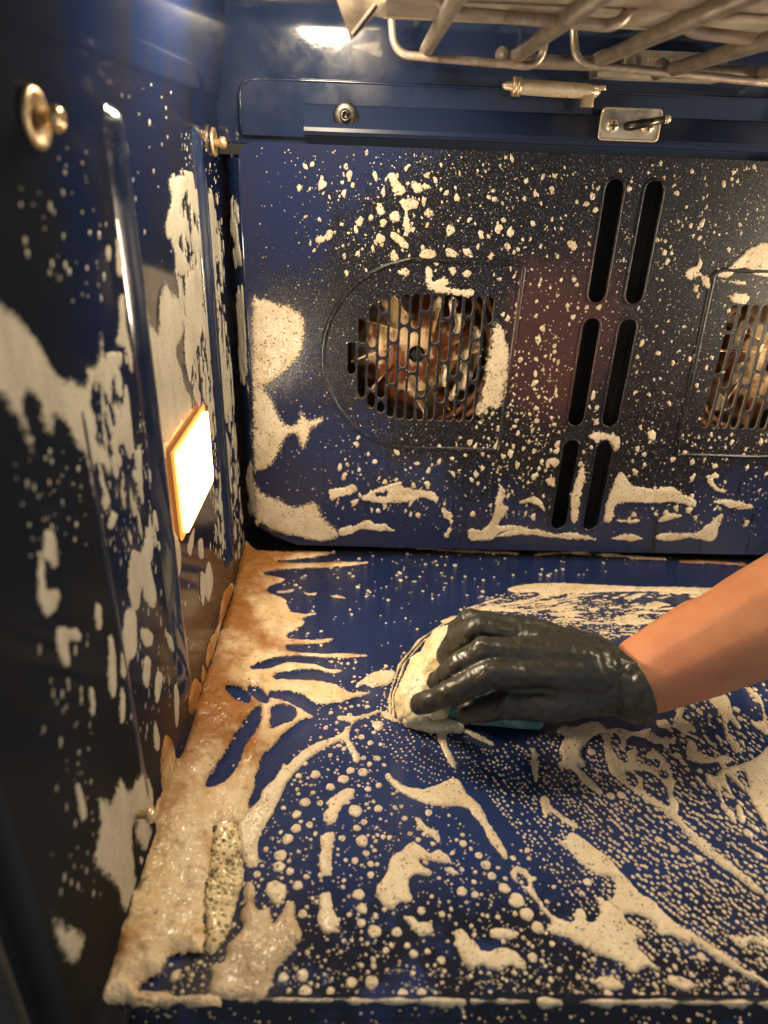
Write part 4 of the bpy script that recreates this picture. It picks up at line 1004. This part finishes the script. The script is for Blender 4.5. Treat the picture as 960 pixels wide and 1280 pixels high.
# the larger single drops of the floor
big_floor = [('C', l) for l in flat([])]
BC = [115,220,18,35,250,18,135,290,13,180,275,12,82,385,26,178,373,16,110,508,22,88,455,14,118,430,13,25,498,14,127,562,14,80,592,14,146,606,13,146,652,14,96,735,22,110,795,18,106,855,18,162,890,28,256,893,20,166,825,13,360,803,17,445,818,14,210,970,14,327,985,18,300,950,13,385,975,13,443,1012,18,530,722,20,585,735,15,631,610,20,656,657,17,709,709,22,760,760,32,803,818,28,850,875,26,601,570,15,535,520,15,390,390,14,150,1105,28,65,1105,22,280,1155,23,360,1150,20,828,1000,20,173,162,14,145,97,12,107,72,12,910,942,12]
BD = [78,1012,17,283,728,15,262,772,12,362,1150,18,408,1160,14,720,1178,16,490,1155,14,445,1170,12,615,985,12,710,1008,16,675,1075,11,885,545,16,925,630,14,700,640,15,610,605,14,548,568,12,370,405,14,410,402,15,298,240,14,620,255,14]
BB = [750,168,16,722,208,14,692,290,17,668,345,20,663,383,19,720,255,16,917,195,20,940,297,19,928,475,18,940,522,17,726,445,16,742,540,15,678,752,17,742,745,20,750,800,22,905,768,17,835,798,14,800,170,10,590,408,12,700,398,13,765,243,11,875,90,14,835,117,13,785,75,15,902,62,12,942,68,14]
proto_me = None
for cr, L in (('C', BC), ('D', BD), ('B', BB)):
    for i in range(0, len(L), 3):
        (x, y), = px(cr, [(L[i], L[i + 1])])
        it = drop_at('floor', x, y, L[i + 2] / CR[cr][2], random.uniform(0.95, 1.12), random.uniform(0, 3), 0.5)
        if proto_me is None:
            seg = 18; V = []; F = []
            for s, hh in ((1.0, -0.06), (0.97, 0.3), (0.84, 0.66), (0.55, 0.92), (0.25, 0.99)):
                for k in range(seg):
                    a = 2 * PI * k / seg; j = 1 + 0.05 * math.sin(3 * a + 1) + 0.04 * math.sin(5 * a)
                    V.append((s * j * math.cos(a), s * j * math.sin(a), hh))
            V.append((0, 0, 1.0))
            for Lr in range(4):
                for k in range(seg):
                    k2 = (k + 1) % seg
                    F += [(Lr * seg + k, Lr * seg + k2, (Lr + 1) * seg + k2), (Lr * seg + k, (Lr + 1) * seg + k2, (Lr + 1) * seg + k)]
            for k in range(seg): F.append((4 * seg + k, 4 * seg + (k + 1) % seg, 5 * seg))
            o = from_data('foam_drop', V, F, M['foam'], None, True); proto_me = o.data
            proto_me.attributes.new('thick', 'FLOAT', 'POINT').data.foreach_set('value', np.full(len(V), 1.2, np.float32))
        else:
            o = bpy.data.objects.new('foam_drop', proto_me); col.objects.link(o)
        o.location = (it[0], it[1], 0.0); o.rotation_euler = (0, 0, it[4]); o.scale = (it[2], it[3], it[5])
        tag(o, 'round cream foam drop standing on the blue oven floor', 'foam drop', 'round foam drops on the floor')
# scattered ones
class Occ:
    def __init__(s): s.g = {}
    def ok(s, x, y, r, gap=1.15):
        c = 14
        for i in range(int((x - 18) // c), int((x + 18) // c) + 1):
            for j in range(int((y - 18) // c), int((y + 18) // c) + 1):
                for (a, b, q) in s.g.get((i, j), ()):
                    if (a - x) ** 2 + (b - y) ** 2 < ((q + r) * gap) ** 2: return False
        s.g.setdefault((int(x // c), int(y // c)), []).append((x, y, r)); return True
occ = {'floor': Occ(), 'back': Occ(), 'left': Occ()}
for cr, L in (('C', BC), ('D', BD), ('B', BB)):
    for i in range(0, len(L), 3):
        (x, y), = px(cr, [(L[i], L[i + 1])]); occ['floor'].ok(x, y, L[i + 2] / CR[cr][2])
def scatter(plane, poly, n, rmin, rmax, power=2.5, stretch=(1.0, 1.15), ang=None, gap=1.15, dens=None, hk=0.6):
    poly = np.array(poly, float); lo, hi = poly.min(0), poly.max(0)
    P = rng.uniform(lo, hi, (n * 4, 2)); P = P[inside(P, poly)][:n]
    lst = {'floor': floor_items, 'back': back_items, 'left': left_items}[plane]
    for x, y in P:
        if dens and random.random() > dens(x, y): continue
        r = rmin + (rmax - rmin) * random.random() ** power
        if not occ[plane].ok(x, y, r, gap): continue
        a = (ang(x, y) if callable(ang) else ang) if ang is not None else random.uniform(0, PI)
        lst.append(drop_at(plane, x, y, r, random.uniform(*stretch), a, hk))
def clump(x, y, s=22.0, k=0): 
    return float(fbm(np.array([x / s]), np.array([y / s]), 31 + k)[0])
# swirl of fine drops in front of the sponge
for r0 in np.arange(22, 112, 7.0):
    th = 1.25
    while th < 3.6:
        th += random.uniform(4.4, 6.6) / r0
        x = 578 + r0 * math.cos(th) * 1.02 + random.gauss(0, .7); y = 888 + r0 * math.sin(th) * 0.92 + random.gauss(0, .7)
        if random.random() < 0.18: continue
        r = random.uniform(0.8, 1.35)
        if occ['floor'].ok(x, y, r): floor_items.append(drop_at('floor', x, y, r))
# wiped lines running to the right
for k in range(0, 34):
    x, y = 575 + k * 5.4, 940 + 20 * math.sin(k) * 0.2 - k * 1.2
    a = 0.98 - 0.008 * k
    while y < 1200 and x < 965:
        st = random.uniform(5.0, 7.6)
        x += math.cos(a) * st; y += math.sin(a) * st; a -= 0.0045
        if random.random() < 0.12: continue
        r = random.uniform(0.9, 1.9) + (0.8 if x > 760 else 0)
        xx, yy = x + random.gauss(0, .9), y + random.gauss(0, .9)
        if occ['floor'].ok(xx, yy, r, 1.1): floor_items.append(drop_at('floor', xx, yy, r, random.uniform(1, 1.3), a))
scatter('floor', [(700, 960), (960, 900), (960, 1215), (820, 1090)], 1100, 1.3, 4.4, 2.2, (1.1, 1.7), 0.8, 1.14)
scatter('floor', [(690, 955), (760, 940), (800, 1010), (730, 1030)], 260, 1.2, 3.2, 1.5, (1.2, 2.0), 0.75, 1.08)
scatter('floor', [(830, 870), (960, 850), (960, 1010), (830, 990)], 300, 1.0, 3.6, 2, (1.0, 1.5), 1.0)
scatter('floor', [(370, 930), (455, 900), (475, 975), (560, 1010), (640, 1100), (830, 1215), (950, 1245), (200, 1248), (300, 1100)], 2300, 0.8, 3.6, 2.6, dens=lambda x, y: min(1, 2.2 * clump(x, y) - 0.35))
scatter('floor', [(640, 1050), (960, 1180), (960, 1245), (640, 1245)], 420, 0.9, 3.6, 2.2)
scatter('floor', [(180, 1205), (960, 1205), (960, 1250), (150, 1250)], 420, 0.8, 3.0, 2.2)
scatter('floor', [(380, 690), (900, 690), (640, 745), (540, 790), (440, 880), (330, 760)], 420, 0.6, 2.0, 3.0, dens=lambda x, y: min(1, 3 * clump(x, y, 40, 4) - 0.8))
scatter('floor', [(400, 860), (490, 830), (480, 960), (400, 990), (370, 960)], 180, 0.8, 3.4, 2.2)
scatter('floor', [(280, 880), (320, 860), (330, 960), (290, 990)], 30, 0.8, 2.5, 2)
scatter('floor', [(590, 745), (690, 735), (860, 770), (760, 800), (650, 775)], 700, 0.6, 1.5, 2.0, (1.0, 2.0), 0.1, 1.05)
scatter('floor', [(150, 1258), (960, 1262), (960, 1280), (150, 1280)], 90, 0.8, 2.2, 2)
# rear panel
def din(x, y): return min(1, 2.4 * clump(x, y, 26, 9) - 0.5)
scatter('back', [(360, 180), (650, 180), (650, 335), (420, 345), (380, 300)], 420, 0.7, 4.6, 3.2, (1.0, 1.6), lambda x, y: PI / 2 + random.gauss(0, 0.35), dens=din)
scatter('back', [(610, 210), (960, 200), (960, 560), (620, 570)], 1300, 0.6, 4.0, 3.2, (1.0, 1.6), lambda x, y: PI / 2 + random.gauss(0, 0.35), dens=din)
scatter('back', [(420, 545), (960, 540), (960, 660), (420, 640)], 900, 0.6, 4.2, 2.8, (1.0, 1.6), lambda x, y: PI / 2 + random.gauss(0, 0.35), dens=din)
scatter('back', [(600, 440), (700, 420), (690, 600), (590, 580)], 300, 0.8, 4.2, 2.4, (1.0, 1.6), lambda x, y: PI / 2 + random.gauss(0, 0.35))
scatter('back', [(320, 180), (960, 190), (960, 670), (330, 660)], 1600, 0.4, 1.0, 1.5)
# side wall (drops sag downwards)
VA = PI / 2 + 0.03
scatter('left', [(20, 200), (135, 170), (140, 380), (80, 380), (20, 300)], 55, 1.2, 4.5, 1.6, (1.0, 1.5), VA)
scatter('left', [(150, 100), (215, 100), (230, 330), (165, 330)], 30, 0.8, 3.0, 2, (1.0, 1.7), VA)
scatter('left', [(222, 330), (272, 250), (276, 520), (236, 510)], 330, 0.9, 3.0, 1.6, (1.3, 2.4), VA, 1.02)
scatter('left', [(225, 160), (272, 160), (276, 260), (230, 260)], 130, 0.7, 2.0, 1.8, (1.0, 1.8), VA, 1.05)
scatter('left', [(258, 500), (292, 500), (300, 680), (262, 690)], 170, 0.8, 2.6, 1.6, (1.4, 2.6), VA, 1.02)
scatter('left', [(120, 500), (185, 520), (190, 690), (130, 690)], 180, 0.9, 3.0, 2, (1.2, 2.2), VA)
scatter('left', [(15, 560), (120, 560), (110, 700), (30, 700)], 55, 1.2, 4.2, 2, (1.0, 1.4), VA)
scatter('left', [(40, 800), (110, 780), (130, 1120), (70, 1130)], 70, 1.2, 4.6, 2, (1.1, 2.0), VA)
scatter('left', [(150, 690), (270, 700), (220, 900), (150, 940)], 110, 0.8, 2.6, 2, (1.5, 3.0), VA)
bi = np.array(back_items); keepd = (bi[:, 1] < 0.3575) & (bi[:, 1] > 0.016)
for hl in holes:
    hl = np.array(hl); cc = hl.mean(0)
    keepd &= ~inside(bi[:, :2], cc + (hl - cc) * np.array([1.25, 1.04]))
back_items = [tuple(r) for r in bi[keepd]]
for nm, it, pl, mt, lb in (('foam_droplets', floor_items, 'floor', 'foam', 'countless tiny foam droplets in wiped lines on the oven floor'), ('foam_specks', back_items, 'back', 'foam_back', 'countless foam specks sprayed over the rear panel'), ('foam_dribbles', left_items, 'left', 'foam_wall', 'countless foam dribbles on the side wall')):
    tag(dome_mesh(it, pl, nm, mt), lb, 'foam', None, 'stuff')
# ------------------------------------------------------------------ sponge, gloved hand, forearm
def at(x, y, z): return Vector(on_z(x, y, z))
sa = at(500, 893, 0.0); sb = at(692, 925, 0.0)
sponge = empty('sponge', ((sa.x + sb.x) / 2 + 0.004, (sa.y + sb.y) / 2 + 0.027, 0.001), 'teal two-layer sponge pressed on the floor under the glove', 'sponge')
ang = math.atan2(sb.y - sa.y, sb.x - sa.x) + 0.10
def sponge_layer(nm, z0, z1, mat, L=0.094, Wd=0.056, seed=0, shift=0.0):
    bm = bmesh.new(); bm_box(bm, (-L / 2 + shift, -Wd / 2, z0), (L / 2 + shift, Wd / 2, z1), 0.0045, 3)
    bmesh.ops.subdivide_edges(bm, edges=bm.edges[:], cuts=5, use_grid_fill=True)
    for v in bm.verts:
        n = mnoise.noise_vector(v.co * 55 + Vector((seed, 0, 0)))
        v.co += n * 0.0016
        v.co.z = max(v.co.z, 0.0004) - 0.006 * math.exp(-((v.co.x + 0.0) / 0.035) ** 2) * (v.co.z / 0.03)
    bmesh.ops.rotate(bm, cent=(0, 0, 0), matrix=Matrix.Rotation(ang, 3, 'Z'), verts=bm.verts[:])
    me = bpy.data.meshes.new(nm); bmesh.ops.recalc_face_normals(bm, faces=bm.faces); bm.to_mesh(me); bm.free()
    return link(nm, me, M[mat], sponge, True)
sponge_layer('foam_layer', 0.0, 0.017, 'sponge_green', seed=1)
sponge_layer('scrub_layer', 0.0155, 0.029, 'teal', L=0.084, seed=5, shift=0.014)
def blob_mesh(name, chains, voxel, smooth, mat, parent, disp=None, extra=None):
    """chains: list of [(point, radius), ...]; grown into one continuous skin"""
    bm = bmesh.new()
    for ch in chains:
        for (p, r), (q, s) in zip(ch[:-1], ch[1:]):
            L = (Vector(q) - Vector(p)).length
            n = max(2, int(L / (min(r, s) * 0.30)))
            for k in range(n + 1):
                t_ = k / n
                m4 = Matrix.Translation(Vector(p).lerp(Vector(q), t_)) @ Matrix.Scale(r + (s - r) * t_, 4)
                bmesh.ops.create_icosphere(bm, subdivisions=2, radius=1.0, matrix=m4)
    me = bpy.data.meshes.new(name + '_src'); bm.to_mesh(me); bm.free()
    o = bpy.data.objects.new(name + '_src', me); col.objects.link(o)
    md = o.modifiers.new('r', 'REMESH'); md.mode = 'VOXEL'; md.voxel_size = voxel
    ms = o.modifiers.new('s', 'SMOOTH'); ms.iterations = smooth; ms.factor = 0.5
    dg = bpy.context.evaluated_depsgraph_get(); dg.update()
    me2 = bpy.data.meshes.new_from_object(o.evaluated_get(dg))
    bpy.data.objects.remove(o); bpy.data.meshes.remove(me)
    me2.name = name
    if disp:
        nrm = [v.normal.copy() for v in me2.vertices]
        for v, n in zip(me2.vertices, nrm): v.co += n * disp(v.co)
    me2.transform(Matrix.Translation(-origin_of(parent)))
    me2.materials.clear()
    me2.attributes.new('thick', 'FLOAT', 'POINT').data.foreach_set('value', np.full(len(me2.vertices), 1.2, np.float32))
    return link(name, me2, M[mat], parent, True)
wr = at(806, 850, 0.060)
person = empty('person', wr, 'bare forearm and hand in a black rubber glove scrubbing with a sponge', 'person')
el = Vector(CAM + ray(1075, 715) * 0.475)
def ax(t_): return wr.lerp(el, t_)
blob_mesh('forearm', [[(ax(-0.06), 0.0200), (ax(0.03), 0.0240), (ax(0.25), 0.0302), (ax(0.55), 0.037), (ax(1.0), 0.043)],
                      [(ax(-0.06) + Vector((0, 0.006, -0.002)), 0.0200), (ax(0.03) + Vector((0, 0.008, 0)), 0.0235), (ax(0.3) + Vector((0, 0.008, 0)), 0.029)]], 0.0025, 10, 'skin', person)
iM, mM, rM, pM = at(660, 840, 0.068), at(650, 818, 0.074), at(650, 800, 0.070), at(662, 788, 0.060)
G = []
G.append([(iM, .0108), (at(614, 843, .072), .0096), (at(562, 867, .054), .0084), (at(524, 881, .036), .0072)])
G.append([(mM, .0108), (at(606, 813, .080), .0096), (at(570, 834, .062), .0084), (at(546, 852, .042), .0072)])
G.append([(rM, .0102), (at(598, 786, .078), .0094), (at(571, 797, .061), .0082), (at(556, 820, .041), .0070)])
G.append([(pM, .0092), (at(588, 775, .064), .0086), (at(572, 784, .050), .0075), (at(565, 806, .034), .0066)])
# thumb on the near side
tc = at(735, 868, .052)
G.append([(tc, .0150), (at(684, 880, .050), .0120), (at(636, 880, .050), .0102), (at(600, 887, .041), .0088), (at(584, 892, .035), .0078)])
wc = at(778, 848, .058)
# palm and back of the hand
for m_, r_ in ((iM, .0120), (mM, .0125), (rM, .0120), (pM, .0105)):
    G.append([(m_, r_), (m_.lerp(wc, 0.55) + Vector((0, 0, .003)), r_ + .0045), (wc, .0215)])
low = Vector((0, 0.004, -.011))
for m_ in (iM, mM, rM, pM): G.append([(m_ + low * 0.7, .011), (m_.lerp(wc, 0.5) + low, .016), (wc + low * 0.3, .020)])
bk = Vector((.006, 0, -.002))
for a_, b_ in ((iM, mM), (mM, rM), (rM, pM)): G.append([(a_ + bk, .0095), (b_ + bk, .0095)])
G.append([(tc, .0145), (wc + Vector((0, -.002, -.003)), .0195)])
d_ = (el - wr).normalized()
G.append([(wc, .0235), (wr + d_ * -0.004, .0270), (wr + d_ * 0.030, .0290)])
G.append([(wc + Vector((0, .007, -.001)), .0225), (wr + d_ * -0.004 + Vector((0, .008, 0)), .0262), (wr + d_ * 0.030 + Vector((0, .009, 0)), .0280)])
def cut_cuff(me, origin, normal):
    bm = bmesh.new(); bm.from_mesh(me)
    bmesh.ops.bisect_plane(bm, geom=bm.verts[:] + bm.edges[:] + bm.faces[:], plane_co=origin, plane_no=normal, clear_outer=True)
    bm.to_mesh(me); bm.free()
def wrinkle(c):
    t_ = (c - wr).dot(d_)
    s = math.exp(-((t_ + 0.012) / 0.018) ** 2)
    fold = mnoise.noise(Vector((t_ * 150, c.y * 26, c.z * 26)))
    return 0.0012 * s * fold + 0.0011 * mnoise.noise(c * 95) + 0.0007 * mnoise.noise(c * 210)
glove = blob_mesh('glove', G, 0.0012, 3, 'nitrile', person, wrinkle)
cut_cuff(glove.data, wr - Vector(person.location) + d_ * -0.010, (d_ + Vector((0, 0, -0.10))).normalized())
sm = glove.modifiers.new('thickness', 'SOLIDIFY'); sm.thickness = 0.0007; sm.offset = -1
tag(glove, 'black wrinkled rubber glove')
# lather on the sponge
def lather(pts, nm, lb, mat='foam'):
    holder = empty(nm, pts[0][0], lb, 'foam')
    o = blob_mesh('lather', [pts], 0.0016, 4, mat, holder, lambda c: 0.0022 * mnoise.noise(c * 120))
    return o
LA = 'thick cream lather clinging to the leading end of the sponge'
holder = empty('lather_roll', at(508, 894, 0.0), LA, 'foam')
ch = [[(at(506, 892, .005), .006), (at(512, 870, .012), .011), (at(530, 836, .016), .012), (at(552, 806, .014), .010), (at(585, 778, .008), .007)],
      [(at(520, 890, .012), .010), (at(530, 862, .022), .012), (at(546, 836, .026), .011), (at(562, 812, .024), .010)],
      [(at(552, 800, .022), .010), (at(575, 790, .024), .010), (at(590, 800, .026), .008)],
      [(at(535, 850, .024), .012), (at(550, 825, .028), .011), (at(565, 806, .028), .010)],
      [(at(545, 885, .022), .009), (at(556, 862, .026), .010), (at(575, 838, .026), .009)]]
blob_mesh('lather', ch, 0.0016, 4, 'lather', holder, lambda c: 0.0020 * mnoise.noise(c * 110) + 0.0012 * mnoise.noise(c * 260))
holder = empty('lather_ridge', at(512, 900, 0.0), 'thin lather ridge along the near side of the sponge below the thumb', 'foam')
blob_mesh('lather', [[(at(512, 900, .004), .006), (at(540, 905, .005), .006), (at(572, 909, .004), .005)]], 0.0016, 4, 'lather', holder, lambda c: 0.002 * mnoise.noise(c * 120))

# soggy clumps caught behind the grilles
for k, (cx, lst, lb) in enumerate(((0.16, [(0.195, 0.235), (0.203, 0.205), (0.197, 0.175), (0.176, 0.249), (0.186, 0.190), (0.208, 0.225), (0.205, 0.185), (0.188, 0.247)], 'soggy foam clumps caught behind the grille near the foam curtain'), (0.48, [(0.437, 0.235), (0.445, 0.20), (0.432, 0.17)], 'soggy foam clumps caught behind the grille beyond the vent slots'))):
    hold = empty('foam_clumps', (cx, -0.004, 0.2), lb, 'foam')
    blob_mesh('clump', [[(Vector((x, -0.0045, z)), 0.0045), (Vector((x + random.uniform(-.006, .006), -0.005, z - random.uniform(.006, .016))), 0.0032)] for x, z in lst], 0.0012, 3, 'foam_back', hold, lambda c: 0.0022 * mnoise.noise(c * 160))
